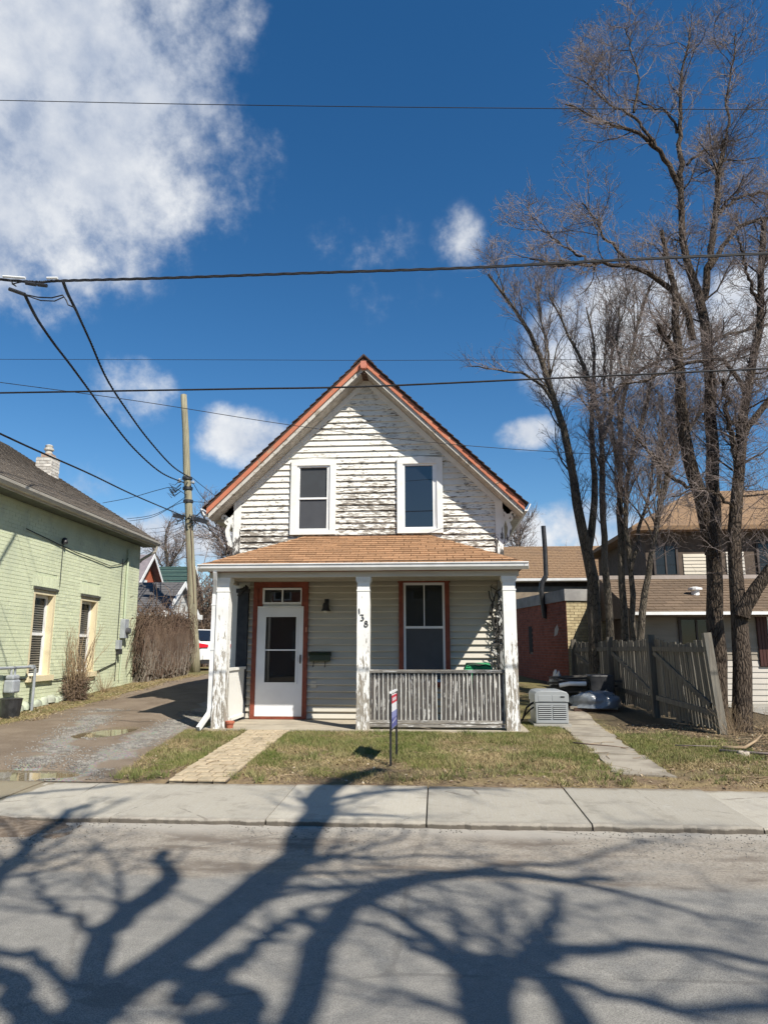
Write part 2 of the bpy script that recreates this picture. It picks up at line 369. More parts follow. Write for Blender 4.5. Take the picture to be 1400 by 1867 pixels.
def build_ground():
    xs = [-400, -200, -100, -50, -25, -16] + [-13 + .4 * i for i in range(66)] + [16, 25, 50, 100, 200, 400]
    ys = [-150, -60, -25, -10, -4, -2, -.65, -.6, 3, 8.0, 8.045] + [8.3 + .35 * i for i in range(72)] + [36, 45, 60, 90, 150, 300, 600]
    V, F = [], []
    for y in ys:
        for x in xs:
            if y < -.62: z = .06
            elif y < 8.04: z = -.08
            else:
                z = ground_h(x, y) + .015 * mnoise.noise(Vector((x * .9, y * .9, 9)))
                if in_drive(x, y, .05): z -= .10
                if y < 8.1: z = .11
            V.append((x, y, z))
    n = len(xs)
    for j in range(len(ys) - 1):
        for i in range(n - 1): F.append((j * n + i, j * n + i + 1, (j + 1) * n + i + 1, (j + 1) * n + i))
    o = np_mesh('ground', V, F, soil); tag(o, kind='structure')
build_ground()

# ---- road
def asphalt_material():
    m, nt, b = new_mat('old_asphalt'); t = NT(nt); v = t.coord(); x, y, z = t.xyz()
    sp = t.noise(v, 140, 3, .7); sp2 = t.noise(v, 45, 4, .7); big = t.noise(v, .5, 5, .6); md = t.noise(t.coord((.35, 1, 1)), 2.2, 6, .65)
    col = t.mix(t.step(sp, .3, .7), (.135, .13, .118), (.325, .312, .28))
    col = t.mix(t.math('MULTIPLY', t.step(sp2, .55, .75), .5), col, (.38, .365, .33))
    col = t.mix(t.math('MULTIPLY', t.step(big, .4, .65), .35), col, (.17, .165, .155))
    edge = t.step(t.math('ADD', y, t.math('MULTIPLY', t.math('SUBTRACT', md, .5), .55)), 5.25, 5.42)
    grit = t.mix(t.step(sp2, .3, .65), (.205, .178, .142), (.315, .284, .238))
    grit = t.mix(t.step(md, .5, .66), grit, (.155, .13, .105))
    col = t.mix(t.math('MULTIPLY', edge, t.step(md, .25, .5)), col, grit)
    m12 = t.noise(v, 11, 5, .7)
    col = t.mix(t.math('MULTIPLY', t.step(m12, .5, .72), .45), col, (.13, .126, .116)); col = t.mix(t.math('MULTIPLY', t.step(m12, .46, .3), .35), col, (.36, .345, .31))
    pits = t.voro(v, 38).outputs['Distance']; col = t.mix(t.math('MULTIPLY', t.step(pits, .14, .06), .5), col, (.07, .066, .06))
    rim = t.step(t.math('ADD', y, t.math('MULTIPLY', t.math('SUBTRACT', md, .5), .7)), 6.30, 6.52)
    col = t.mix(t.math('MULTIPLY', rim, .75), col, (.37, .345, .30))
    cr = t.voro(t.coord((.5, .8, 1)), .55, 'DISTANCE_TO_EDGE').outputs[0]
    t.lk(t.mix(t.math('MULTIPLY', t.step(t.math('ADD', cr, t.math('MULTIPLY', t.math('SUBTRACT', t.noise(v, 3, 7, .65), .5), .045)), .006, .001), .3), col, (.075, .07, .065)), b.inputs['Base Color'])
    b.inputs['Roughness'].default_value = .9; b.inputs['Specular IOR Level'].default_value = .25
    t.bump(t.math('ADD', sp, t.math('MULTIPLY', sp2, 1.4)), b, .55, .006); MATS['asphalt'] = m; return m
asphalt = asphalt_material()
def build_road():
    xs = [-200, -60, -20] + [-8 + .4 * i for i in range(41)] + [20, 60, 200]
    ys = [-.6, 0, .8, 1.6] + [2.5 + .3 * i for i in range(14)] + [6.68]
    V = [(x, y, .006 * mnoise.noise(Vector((x * .7, y * .9, 0))) + .05 * sstep(5.6, 6.6, y)) for y in ys for x in xs]; n = len(xs)
    F = [(j * n + i, j * n + i + 1, (j + 1) * n + i + 1, (j + 1) * n + i) for j in range(len(ys) - 1) for i in range(n - 1)]
    tag(np_mesh('road', V, F, asphalt, smooth=True), kind='structure')
build_road()

# ---- sidewalk with its slabs
def sidewalk_material():
    m, nt, b = new_mat('sidewalk_concrete'); t = NT(nt); v = t.coord(); vr = t.coord((1, 1, 1), True); x, y, z = t.xyz()
    f = t.noise(v, 90, 4, .7); big = t.noise(vr, 1.3, 6, .6); br = t.noise(t.coord((30, .8, 1)), 5, 3, .6)
    col = t.mix(t.step(f, .3, .7), (.325, .30, .245), (.415, .385, .32))
    col = t.mix(t.math('MULTIPLY', t.step(br, .45, .7), .4), col, (.43, .415, .38))
    col = t.mix(t.math('MULTIPLY', t.step(big, .5, .72), .45), col, (.27, .252, .22))
    # muddy run-off from the driveway puddle down to the road
    w = t.noise(t.coord((2.2, .9, 1)), 2.0, 6, .62, .6)
    zone = t.math('MULTIPLY', t.step(x, -3.75, -4.5), t.math('ADD', .42, t.math('MULTIPLY', t.step(y, 6.9, 8.2), .25)))
    mud = t.step(t.math('ADD', w, zone), .93, .985)
    col = t.mix(t.math('MULTIPLY', mud, .9), col, t.mix(f, (.19, .155, .105), (.25, .205, .14)))
    # scuffed dirty rim along the road side
    rim = t.step(t.math('ADD', y, t.math('MULTIPLY', t.noise(v, 5, 5, .7), .22)), 6.82, 6.70)
    col = t.mix(t.math('MULTIPLY', rim, .55), col, (.215, .19, .16))
    st = t.noise(t.coord((1, 1, 1), True), 3.4, 7, .68)
    col = t.mix(t.math('MULTIPLY', t.step(st, .52, .68), .55), col, (.235, .215, .175)); col = t.mix(t.math('MULTIPLY', t.step(st, .42, .3), .35), col, (.47, .45, .40))
    back = t.step(t.math('ADD', y, t.math('MULTIPLY', t.noise(v, 4, 5, .7), .3)), 8.08, 8.22); col = t.mix(t.math('MULTIPLY', back, .8), col, (.16, .125, .085))
    tone = t.math('ADD', t.math('MULTIPLY', t.rand(), .22), .86); cc = nt.nodes.new('ShaderNodeCombineColor'); [nt.links.new(tone, cc.inputs[k]) for k in range(3)]
    col = t.mix(1.0, col, cc.outputs[0], 'MULTIPLY')
    ck = t.voro(t.coord((1, 1, 1), True), .75, 'DISTANCE_TO_EDGE').outputs[0]
    crk = t.step(t.math('ADD', ck, t.math('MULTIPLY', t.math('SUBTRACT', t.noise(v, 4, 7, .65), .5), .07)), .006, .002); col = t.mix(t.math('MULTIPLY', crk, t.math('MULTIPLY', t.step(t.noise(t.coord((1, 1, 1), True), .6, 2), .5, .6), .65)), col, (.12, .10, .08))
    face = t.step(t.math('ADD', z, t.math('MULTIPLY', t.noise(v, 7, 4, .7), .05)), .112, .098); col = t.mix(t.math('MULTIPLY', face, .85), col, (.085, .072, .058))
    t.lk(col, b.inputs['Base Color']); b.inputs['Specular IOR Level'].default_value = .25
    t.lk(t.math('SUBTRACT', .9, t.math('MULTIPLY', mud, .5)), b.inputs['Roughness'])
    t.bump(t.math('ADD', f, t.math('MULTIPLY', br, .6)), b, .35, .004); MATS['sidewalk'] = m; return m
sidewalk_mat = sidewalk_material()
joint_dirt = mat('joint_dirt', (.10, .08, .06), (.16, .13, .10), 20, .95)
def build_sidewalk():
    bed = MB().box(-120, 120, 6.66, 8.05, -.06, .07).build('sidewalk', joint_dirt); tag(bed, kind='structure')
    step_ = 1.423
    for k in range(-9, 10):
        x0 = -.106 + step_ * k + .007; x1 = x0 + step_ - .014; dz = random.uniform(-.012, .010)
        nseg = 26; front = []
        for i in range(nseg + 1):
            x = x0 + (x1 - x0) * i / nseg; front.append((x, 6.60 + .03 * mnoise.noise(Vector((x * 4, 0, 2))) + .012 * mnoise.noise(Vector((x * 19, 0, 5))) + random.uniform(-.008, .008)))
        b = MB(); V = []
        for x, y in front: V += [(x, y - .012, -.03), (x, y, .082 + dz), (x, y + .02, .098 + dz), (x, 8.05 + random.uniform(-.015, .015), .133 + dz)]
        F = []
        for i in range(nseg):
            for j in range(3): a = i * 4 + j; F.append((a, a + 4, a + 5, a + 1))
        b.add(V, F); e = nseg * 4
        b.add([V[0], V[1], V[2], V[3], (x0, 8.05, -.03)], [(0, 1, 2, 3, 4)]); b.add([V[e], V[e + 1], V[e + 2], V[e + 3], (x1, 8.05, -.03)], [(4, 3, 2, 1, 0)])
        b.build('slab', sidewalk_mat, bed)
build_sidewalk()

# ---- driveway
def drive_material():
    m, nt, b = new_mat('dirt_and_gravel'); t = NT(nt); v = t.coord(); x, y, z = t.xyz()
    f = t.noise(v, 50, 5, .7); md = t.noise(v, 1.6, 6, .6); g = t.voro(v, 55).outputs['Color']
    dirt = t.mix(t.step(md, .35, .65), (.15, .112, .08), (.205, .16, .118)); dirt = t.mix(t.math('MULTIPLY', t.step(f, .4, .7), .4), dirt, (.28, .245, .20))
    grav = t.mix(t.step(f, .3, .7), (.185, .172, .15), (.31, .29, .255)); grav = t.mix(.3, grav, g, 'OVERLAY')
    c1 = t.math('ABSOLUTE', t.math('ADD', x, t.math('ADD', 4.18, t.math('MULTIPLY', t.math('SUBTRACT', y, 8), .07))))
    b1 = t.step(t.math('ADD', c1, t.math('MULTIPLY', t.math('SUBTRACT', md, .5), 1.0)), .30, .16)
    c2 = t.math('ABSOLUTE', t.math('ADD', x, t.math('ADD', 5.05, t.math('MULTIPLY', t.math('SUBTRACT', y, 9.2), .30))))
    b2 = t.math('MULTIPLY', t.step(t.math('ADD', c2, t.math('MULTIPLY', t.math('SUBTRACT', md, .5), 1.2)), .26, .10), t.step(y, 13.6, 12.8))
    t.lk(t.mix(t.math('MULTIPLY', t.math('MAXIMUM', b1, b2), .9), dirt, grav), b.inputs['Base Color']); b.inputs['Roughness'].default_value = .95; b.inputs['Specular IOR Level'].default_value = .15
    t.bump(t.math('ADD', f, t.noise(v, 120, 2)), b, .6, .012); MATS['drive'] = m; return m
def build_drive():
    V, F = [], []; nu = 44; ys = [8.05 + .12 * i for i in range(60)] + [15.4 + .4 * i for i in range(46)]
    for y in ys:
        l, r = lerp_tab(DRIVE_L, y) - .12, lerp_tab(DRIVE_R, y) + .12
        for i in range(nu + 1):
            u = i / nu; x = l + (r - l) * u + (.10 * mnoise.noise(Vector((y * 1.7, i * .3, 1))) if i in (0, nu) else 0)
            z = drive_h(x, y) - (.12 if i in (0, nu) else 0)
            if y < 8.06: z = .131
            V.append((x, y, z))
    n = nu + 1
    for j in range(len(ys) - 1):
        for i in range(nu): F.append((j * n + i, j * n + i + 1, (j + 1) * n + i + 1, (j + 1) * n + i))
    tag(np_mesh('driveway', V, F, drive_material(), smooth=True), kind='structure')
    m, nt, b = new_mat('muddy_water'); t = NT(nt)
    b.inputs['Base Color'].default_value = (.17, .135, .08, 1); b.inputs['Roughness'].default_value = .03; b.inputs['Specular IOR Level'].default_value = .6; b.inputs['IOR'].default_value = 1.33
    for k, (px, py, ax, ay, lv) in enumerate(PUDDLES):
        w = MB(); pts = []
        for i in range(40):
            a = 2 * math.pi * i / 40; q = 1.25 + .25 * mnoise.noise(Vector((math.cos(a) * 1.5, math.sin(a) * 1.5, k)))
            pts.append((px + ax * q * math.cos(a), max(8.06, py + ay * q * math.sin(a)), lv))
        w.quad(*pts); tag(w.build('puddle_water', m), kind='structure')
build_drive()

# ---- small stones (gravel), nobody could count them
def scatter_stones(name, pts, r0, r1, m):
    pts = np.array(pts); n = len(pts); rng = np.random.default_rng(3)
    base = np.array([(1, 0, 0), (-1, 0, 0), (0, 1, 0), (0, -1, 0), (0, 0, 1), (0, 0, -1)], float)
    fc = np.array([(0, 2, 4), (2, 1, 4), (1, 3, 4), (3, 0, 4), (2, 0, 5), (1, 2, 5), (3, 1, 5), (0, 3, 5)])
    s = rng.uniform(r0, r1, (n, 1, 1)) * rng.uniform(.55, 1.3, (n, 6, 3)); a = rng.uniform(0, 6.28, n); c, sn = np.cos(a), np.sin(a)
    V = base[None] * s; V = np.stack([V[..., 0] * c[:, None] - V[..., 1] * sn[:, None], V[..., 0] * sn[:, None] + V[..., 1] * c[:, None], V[..., 2] * .7], -1) + pts[:, None, :]
    F = fc[None] + 6 * np.arange(n)[:, None, None]
    return np_mesh(name, V.reshape(-1, 3), F.reshape(-1, 3), m)
stone_mat = mat('gravel_stone', (.27, .255, .225), (.165, .155, .138), 9, .95, lo=.4, hi=.6, detail=2)
def build_gravel():
    rng = random.Random(5); pts = []
    while len(pts) < 7500:
        y = 8.1 + rng.random() ** 1.3 * 6
        if rng.random() < .55: x = -4.18 - .07 * (y - 8) + rng.gauss(0, .17)
        else: x = -5.05 - .30 * (y - 9.2) + rng.gauss(0, .20)
        if not in_drive(x, y, -.1) or mnoise.noise(Vector((x * 1.6, y * 1.6, 4))) < -.15: continue
        if any(((x - p[0]) / p[2]) ** 2 + ((y - p[1]) / p[3]) ** 2 < 1.1 for p in PUDDLES): continue
        pts.append((x, y, drive_h(x, y) + .002))
    tag(scatter_stones('driveway_gravel', pts, .006, .019, stone_mat), 'loose pale grey gravel spread in bands over the dirt driveway', 'gravel', kind='stuff')
    pts = []
    while len(pts) < 2600:
        x = rng.uniform(-7, 7); y = 6.58 - abs(rng.gauss(0, .45))
        if y > 5.0 and mnoise.noise(Vector((x * .8, y * 2, 2))) > -.2: pts.append((x, y, .002 + .05 * sstep(5.6, 6.6, y)))
    tag(scatter_stones('roadside_grit', pts, .003, .011, stone_mat), 'small loose stones and grit along the road edge below the sidewalk', 'grit', kind='stuff')
build_gravel()
# dirt washed against the sidewalk edge where the driveway meets the road
def build_dirt_pile():
    V, F = [], []; nx, ny = 60, 8
    for j in range(ny + 1):
        for i in range(nx + 1):
            u, w = i / nx, j / ny; x = -6.5 + 3.4 * u; y = 6.10 + .62 * w
            h = .085 * math.sin(math.pi * min(1, w * .85)) * sstep(-3.2, -4.2, x) + .02 * mnoise.noise(Vector((x * 6, y * 6, 1)))
            V.append((x, y, .05 * sstep(5.6, 6.6, y) + (-.015 if j == 0 or i in (0, nx) else .0) + max(-.012, h * (.7 + .5 * mnoise.noise(Vector((x * 1.5, 0, 7)))) - .004)))
    for j in range(ny):
        for i in range(nx): a = j * (nx + 1) + i; F.append((a, a + 1, a + nx + 2, a + nx + 1))
    tag(np_mesh('washed_dirt', V, F, mat('washed_dirt', (.12, .09, .065), (.20, .16, .12), 16, .95, .6, 50), smooth=True), 'dark dirt washed against the sidewalk edge at the driveway mouth', 'dirt', kind='stuff')
build_dirt_pile()

# ---- paved walk to the door
def build_walk():
    bed = MB(); V = []
    yl = [8.06 + .25 * i for i in range(17)]
    def xl(y): return -2.97 - .025 * (y - 8.05)
    def xr(y): return -2.33 - .02 * (y - 8.05)
    for y in yl:
        h = ground_h(-2.7, y) + .012; V += [(xl(y) - .02, y, h), (xr(y) + .02, y, h)]
    bed.add(V, [(2 * i, 2 * i + 1, 2 * i + 3, 2 * i + 2) for i in range(len(yl) - 1)])
    o = bed.build('paver_walkway', joint_dirt); tag(o, kind='structure')
    pm = mat('tan_paver', (.47, .385, .26), (.38, .305, .205), 14, .9, .35, 60, rnd=.16, c3=(.30, .25, .17), s3=3)
    w, d = .152, .198
    me = MB().box(-w / 2, w / 2, -d / 2, d / 2, -.03, .012).mesh('paver', pm)
    bm = bmesh.new(); bm.from_mesh(me); bmesh.ops.bevel(bm, geom=[e for e in bm.edges], offset=.006, segments=1, affect='EDGES'); bm.to_mesh(me); bm.free()
    y = 8.17; r = 0
    while y < 12.02:
        x = xl(y) - (w * .5 if r % 2 else 0)
        while x < xr(y) - .03:
            a, b = max(x, xl(y)) + random.uniform(-.006, .006), min(x + w, xr(y)) + random.uniform(-.006, .006)
            if b - a > .03:
                o_ = link('paver', me, o, ((a + b) / 2, y, ground_h(x, y) + .018 + random.uniform(-.004, .004)), (random.uniform(-.02, .02), random.uniform(-.02, .02), R(1.3) + random.uniform(-.012, .012))); o_.scale = ((b - a) / w, 1, 1)
            x += w + .016
        y += d + .018; r += 1
build_walk()
# ---- concrete slab path beside the house
def build_path():
    o = MB().box(2.0, 2.72, 8.9, 15.9, .0, .14).build('concrete_path', joint_dirt); tag(o, kind='structure')
    rng = random.Random(2)
    for y0, y1, xa, xb, dx in ((8.72, 9.95, 2.03, 2.66, .05), (10.0, 11.5, 2.02, 2.66, .03), (11.56, 13.2, 2.08, 2.72, .1), (13.26, 14.9, 2.2, 2.86, .1), (14.96, 16.2, 2.28, 2.95, .1)):
        b = MB(); n = 8; left = []; right = []
        for i in range(n + 1):
            t = i / n; y = y0 + (y1 - y0) * t
            left.append((xa + dx * t + rng.uniform(-.025, .025), y)); right.append((xb + dx * t + rng.uniform(-.025, .025), y))
        left[0] = (left[0][0], y0 + rng.uniform(0, .12)); right[0] = (right[0][0], y0 + rng.uniform(-.12, 0))
        V = []
        for (a, ya), (c, yc) in zip(left, right): V += [(a, ya, ground_h(a, ya) + .018), (c, yc, ground_h(c, yc) + .014), (a, ya, -.02), (c, yc, -.02)]
        F = []
        for i in range(n):
            k = 4 * i; F += [(k, k + 1, k + 5, k + 4), (k, k + 4, k + 6, k + 2), (k + 1, k + 3, k + 7, k + 5)]
        F += [(0, 2, 3, 1), (4 * n, 4 * n + 1, 4 * n + 3, 4 * n + 2)]
        b.add(V, F).build('slab', mat('path_concrete', (.335, .30, .24), (.25, .22, .175), 3, .9, .5, 50, c3=(.19, .165, .13), s3=1.6), o)
build_path()
# paved lot beside the tan house
def build_lot():
    V = []; ys = [8.3 + 1.0 * i for i in range(12)]
    for y in ys: V += [(6.35, y, ground_h(6.4, y) + .02), (30, y, ground_h(30, y) + .02)]
    F = [(2 * i, 2 * i + 1, 2 * i + 3, 2 * i + 2) for i in range(len(ys) - 1)]
    tag(np_mesh('paved_lot', V, F, concrete_grey), kind='structure')
build_lot()

# ---- grass, straw and leaf litter
def blade_mesh(name, pts, h0, h1, w, m, lean=.6, seed=1):
    pts = np.array(pts); n = len(pts); rng = np.random.default_rng(seed)
    a = rng.uniform(0, 6.28, n); hh = rng.uniform(h0, h1, n); ln = rng.uniform(.1, 1, n) * lean * hh; b = rng.uniform(0, 6.28, n)
    W = np.stack([np.cos(a), np.sin(a), np.zeros(n)], -1) * w * rng.uniform(.6, 1.3, n)[:, None]
    tip = pts + np.stack([np.cos(b) * ln, np.sin(b) * ln, hh], -1)
    V = np.stack([pts - W, pts + W, tip], 1).reshape(-1, 3); F = np.arange(3 * n).reshape(-1, 3)
    return np_mesh(name, V, F, m)
def on_lawn(x, y):
    if y < 8.09 or y > 19: return False
    if x < -3.0 - .085 * (y - 8.05) and y > 12.9: return not in_drive(x, y, .05) and x < -4.4 or x > 1.6
    if -4.3 < x < 1.45 and y > 11.85: return False
    if -3.0 - .025 * (y - 8.05) < x < -2.32 - .02 * (y - 8.05) and y < 12.05: return False
    if 2.09 < x < 2.66 + .03 * (y - 9) and y > 8.95: return False
    if in_drive(x, y, .0): return False
    return True
def build_grass():
    rng = random.Random(11); green, dead, litter = [], [], []
    while len(green) < 85000:
        x = rng.uniform(-4.6, 5.6); y = rng.uniform(8.1, 13.5)
        if not on_lawn(x, y): continue
        n = mnoise.noise(Vector((x * .8, y * .9, 1))) + .45 * mnoise.noise(Vector((x * 2.6, y * 2.6, 8)))
        w = sstep(8.7, 10.3, y + n * 1.9) * (.06 + 1.0 * sstep(-.3, .3, n))
        if x > 2.7: w = sstep(4.1, 3.6, x + .4 * n) * sstep(9.2, 9.8, y + .5 * n) * sstep(12.0, 11.2, y)
        if rng.random() < w: green.append((x, y, ground_h(x, y) + .004))
    while len(dead) < 80000:
        x = rng.uniform(-9, 6.2); y = rng.uniform(8.1, 13.5) if x > -4.5 else rng.uniform(8.1, 24)
        if x < -4.5:
            if x > lerp_tab(DRIVE_L, y) + .15 + .2 * mnoise.noise(Vector((x, y * 2, 0))): continue
        elif not on_lawn(x, y): continue
        n = mnoise.noise(Vector((x * 1.1, y * 1.1, 4)))
        if rng.random() < (.10 + .9 * sstep(-.25, .35, n)) * ((.12 if x > 3.9 or (x > 2.8 and y > 11.5) else .35) if (x > 3.4 or y > 11.5 and x > 2.8 or 8 < y < 9.0 and x > -4.5) else 1): dead.append((x, y, ground_h(x, y) + .003))
    gm = mat('grass_green', (.105, .135, .03), (.19, .19, .06), 1.7, .8, lo=.3, hi=.7, c3=(.27, .23, .10), s3=7)
    dm = mat('grass_dead', (.36, .285, .15), (.23, .175, .09), 3, .9, lo=.35, hi=.65, detail=3)
    tag(blade_mesh('lawn_grass', green, .02, .055, .0035, gm, .9, 1), 'short patchy green lawn grass in front of the white house', 'grass', kind='stuff')
    tag(blade_mesh('dead_grass', dead, .012, .05, .0042, dm, 2.2, 2), 'flattened straw coloured dead grass over the yard and verge', 'grass', kind='stuff')
    tuft = []
    while len(tuft) < 14000:
        x = rng.uniform(-4.4, 4.2); y = rng.uniform(8.12, 12.6)
        if not on_lawn(x, y) or mnoise.noise(Vector((x * 1.4, y * 1.4, 20))) < .02: continue
        for k in range(rng.randint(8, 26)): tuft.append((x + rng.gauss(0, .03), y + rng.gauss(0, .03), ground_h(x, y) + .003))
    tag(blade_mesh('grass_tufts', tuft, .04, .095, .0045, mat('tuft_grass', (.13, .155, .045), (.27, .235, .11), 2.2, .85, lo=.4, hi=.6), 1.1, 7), 'longer ragged grass tufts standing out of the short lawn', 'grass', kind='stuff')
    # leaf litter
    while len(litter) < 8200:
        q = rng.random()
        if q < .45: x = rng.uniform(-9, -7.0); y = rng.uniform(10, 24)
        elif q < .78: x = rng.uniform(3.2, 6.4); y = rng.uniform(8.2, 13.5)
        else: x = rng.uniform(-4, 5.5); y = rng.uniform(8.1, 10.4)
        if x < -4.5 and x > lerp_tab(DRIVE_L, y) + .25: continue
        if x > -4.5 and not on_lawn(x, y): continue
        litter.append((x, y, ground_h(x, y) + .012))
    P = np.array(litter); n = len(P); g = np.random.default_rng(4); a = g.uniform(0, 6.28, n); s = g.uniform(.010, .030, n)
    u = np.stack([np.cos(a), np.sin(a), g.uniform(-.5, .5, n)], -1) * s[:, None]; w = np.stack([-np.sin(a), np.cos(a), g.uniform(-.5, .5, n)], -1) * (s * .6)[:, None]
    V = np.stack([P - u, P - w, P + u, P + w], 1).reshape(-1, 3); F = np.arange(4 * n).reshape(-1, 4)
    tag(np_mesh('leaf_litter', V, F, mat('dry_leaf', (.30, .215, .125), (.16, .10, .06), 5, .9, lo=.4, hi=.6, c3=(.45, .40, .30), s3=11)), 'dry brown and pale leaves littering the verges and the soil', 'leaves', kind='stuff')
build_grass()

# ================================================================== WHITE HOUSE
HX, APEX, SLOPE = -1.335, 7.20, .977
WALL_Y, RAKE_Y = 13.5, 13.03
def roof_z(x): return APEX - SLOPE * abs(x - HX)
house = thing('white_house', 'small old white gabled house with peeling clapboards and a front porch', 'house', (HX, 13.5, .3))

def ring(x0, x1, z0, z1, w, y0, y1, mb=None):
    b = mb or MB()
    b.box(x0, x0 + w, y0, y1, z0, z1); b.box(x1 - w, x1, y0, y1, z0, z1)
    b.box(x0 + w, x1 - w, y0, y1, z1 - w, z1); b.box(x0 + w, x1 - w, y0, y1, z0, z0 + w); return b

def build_house_body():
    b = MB(); t = .30
    b.prism([(-3.90, .1), (1.28, .1), (1.28, roof_z(1.28) - t), (HX, APEX - t), (-3.90, roof_z(-3.90) - t)], 'y', 13.52, 22.0)
    b.build('wall', white_paint, house)
    MB().box(-3.95, 1.33, 13.49, 22.02, .02, .31).build('foundation', parge, house)
    # roof: two slabs
    for s in (-1, 1):
        xe = HX + s * 3.0; ze = roof_z(xe); nm = MB()
        nm.prism([(HX, APEX - .02), (xe, ze - .02), (xe, ze - .06), (HX, APEX - .06)], 'y', 13.02, 22.3).build('roof', dark_shingle, house)
        MB().prism([(HX, APEX - .06), (xe, ze - .06), (xe, ze - .175), (HX, APEX - .175)], 'y', RAKE_Y, RAKE_Y + .03).build('rake_fascia', fascia_mat, house)
        x2 = HX + s * 2.97
        MB().prism([(HX, APEX - .17), (x2, roof_z(x2) - .17), (x2, roof_z(x2) - .275), (HX, APEX - .275)], 'y', RAKE_Y + .035, RAKE_Y + .075).build('rake_moulding', soffit_peel, house)
        MB().prism([(HX, APEX - .265), (x2, roof_z(x2) - .265), (x2, roof_z(x2) - .285), (HX, APEX - .285)], 'y', RAKE_Y + .077, 13.519).build('soffit', soffit_mat, house)
        # frieze board following the rake on the wall
        x3 = HX + s * 2.6
        MB().prism([(HX, APEX - .29), (x3, roof_z(x3) - .29), (x3, roof_z(x3) - .42), (HX, APEX - .42)], 'y', 13.462, 13.519).build('frieze_board', white_paint, house)
        # shingle courses along the slope, their ends show along the rake
        n = 27; ln = 3.06 * math.hypot(1, SLOPE)
        for i in range(n):
            u0 = i * 3.04 / n; z0 = APEX - SLOPE * u0; d = random.uniform(-.012, .012)
            xa = HX + s * u0; xb = HX + s * (u0 + 3.04 / n + .03); zb = APEX - SLOPE * (u0 + 3.04 / n + .03)
            MB().prism([(xa, z0 - .012), (xb, zb + .024), (xb, zb + .004), (xa, z0 - .02)], 'y', 12.985 + d, 22.28).build('shingle_course', dark_shingle, house)
        # eave soffit box and gutter
        xw = -3.9 if s < 0 else 1.28; xo = HX + s * 2.98; zs = roof_z(xo) - .25
        MB().prism([(xw, zs - .02), (xo, zs - .02), (xo, zs + .10), (xw, zs + .02)], 'y', 13.53, 22.2).build('eave_soffit', soffit_mat, house)
        g = xe + s * .0
        MB().prism([(g, ze - .19), (g + s * .06, ze - .19), (g + s * .12, ze - .07), (g + s * .12, ze - .055), (g + s * .105, ze - .055), (g + s * .05, ze - .165), (g + s * .012, ze - .165), (g + s * .012, ze - .07), (g, ze - .07)], 'y', 13.06, 22.3).build('eave_gutter', white_metal, house)
        c0 = -3.92 if s < 0 else 1.16
        MB().box(c0, c0 + .14, 13.455, 13.60, 2.95, roof_z(c0 + .07) - .33).build('corner_board', corner_mat, house)
    MB().prism([(HX - .2, APEX - .16), (HX, APEX + .035), (HX + .2, APEX - .16), (HX + .2, APEX - .19), (HX, APEX + .0), (HX - .2, APEX - .19)], 'y', 12.98, 22.3).build('ridge_cap', dark_shingle, house)
    # beam end under the peak
    MB().prism([(HX - .05, APEX - .12), (HX + .05, APEX - .12), (HX + .065, APEX - .20), (HX + .045, APEX - .27), (HX - .045, APEX - .27), (HX - .065, APEX - .20)], 'y', 12.96, 13.3).build('ridge_beam_end', mat('beam_end_paint', (.50, .19, .13), (.42, .15, .1), 9, .6), house)
    MB().prism([(HX - .10, APEX - .275), (HX + .10, APEX - .275), (HX + .08, APEX - .34), (HX - .08, APEX - .34)], 'y', 13.08, 13.5).build('ridge_beam', mat('dark_timber', (.06, .035, .025), (.1, .06, .04), 9, .8), house)
build_house_body()

UP_WIN = [(-2.80, -1.912, 3.742, 5.235), (-.715, .168, 3.748, 5.235)]
def build_clapboards():
    z = 3.02
    while z < 6.72:
        z0, z1 = z, z + .124
        def lim(zz):
            h = (APEX - .40 - zz) / SLOPE; return max(-3.785, HX - h), min(1.165, HX + h)
        a0, b0 = lim(z0); a1, b1 = lim(z1)
        segs = [((a0, b0), (a1, b1))]
        cuts = [w for w in UP_WIN if w[2] < z1 - .02 and w[3] > z0 + .02]
        pieces = []
        xs0, xs1 = a0, a1
        for w in cuts:
            pieces.append((xs0, xs1, w[0] + .01, w[0] + .01)); xs0 = xs1 = w[1] - .01
        pieces.append((xs0, xs1, b0, b1))
        for p0, p1, q0, q1 in pieces:
            if q0 - p0 < .05: continue
            k = random.uniform(-.0015, .0015); sag = random.uniform(-.004, .004)
            yb, yt = 13.468 + k, 13.503 + k; q1 = max(q1, p1 + .001)
            b = MB().add([(p0, yb, z0 + sag), (q0, yb, z0 - sag), (q1, yt, z1), (p1, yt, z1), (p0, 13.522, z0 + sag), (q0, 13.522, z0 - sag), (q1, 13.522, z1), (p1, 13.522, z1)],
                         [(0, 1, 2, 3), (4, 7, 6, 5), (0, 4, 5, 1), (3, 2, 6, 7), (0, 3, 7, 4), (1, 5, 6, 2)])
            b.build('clapboard', clap_mat, house)
        z += .1195
build_clapboards()

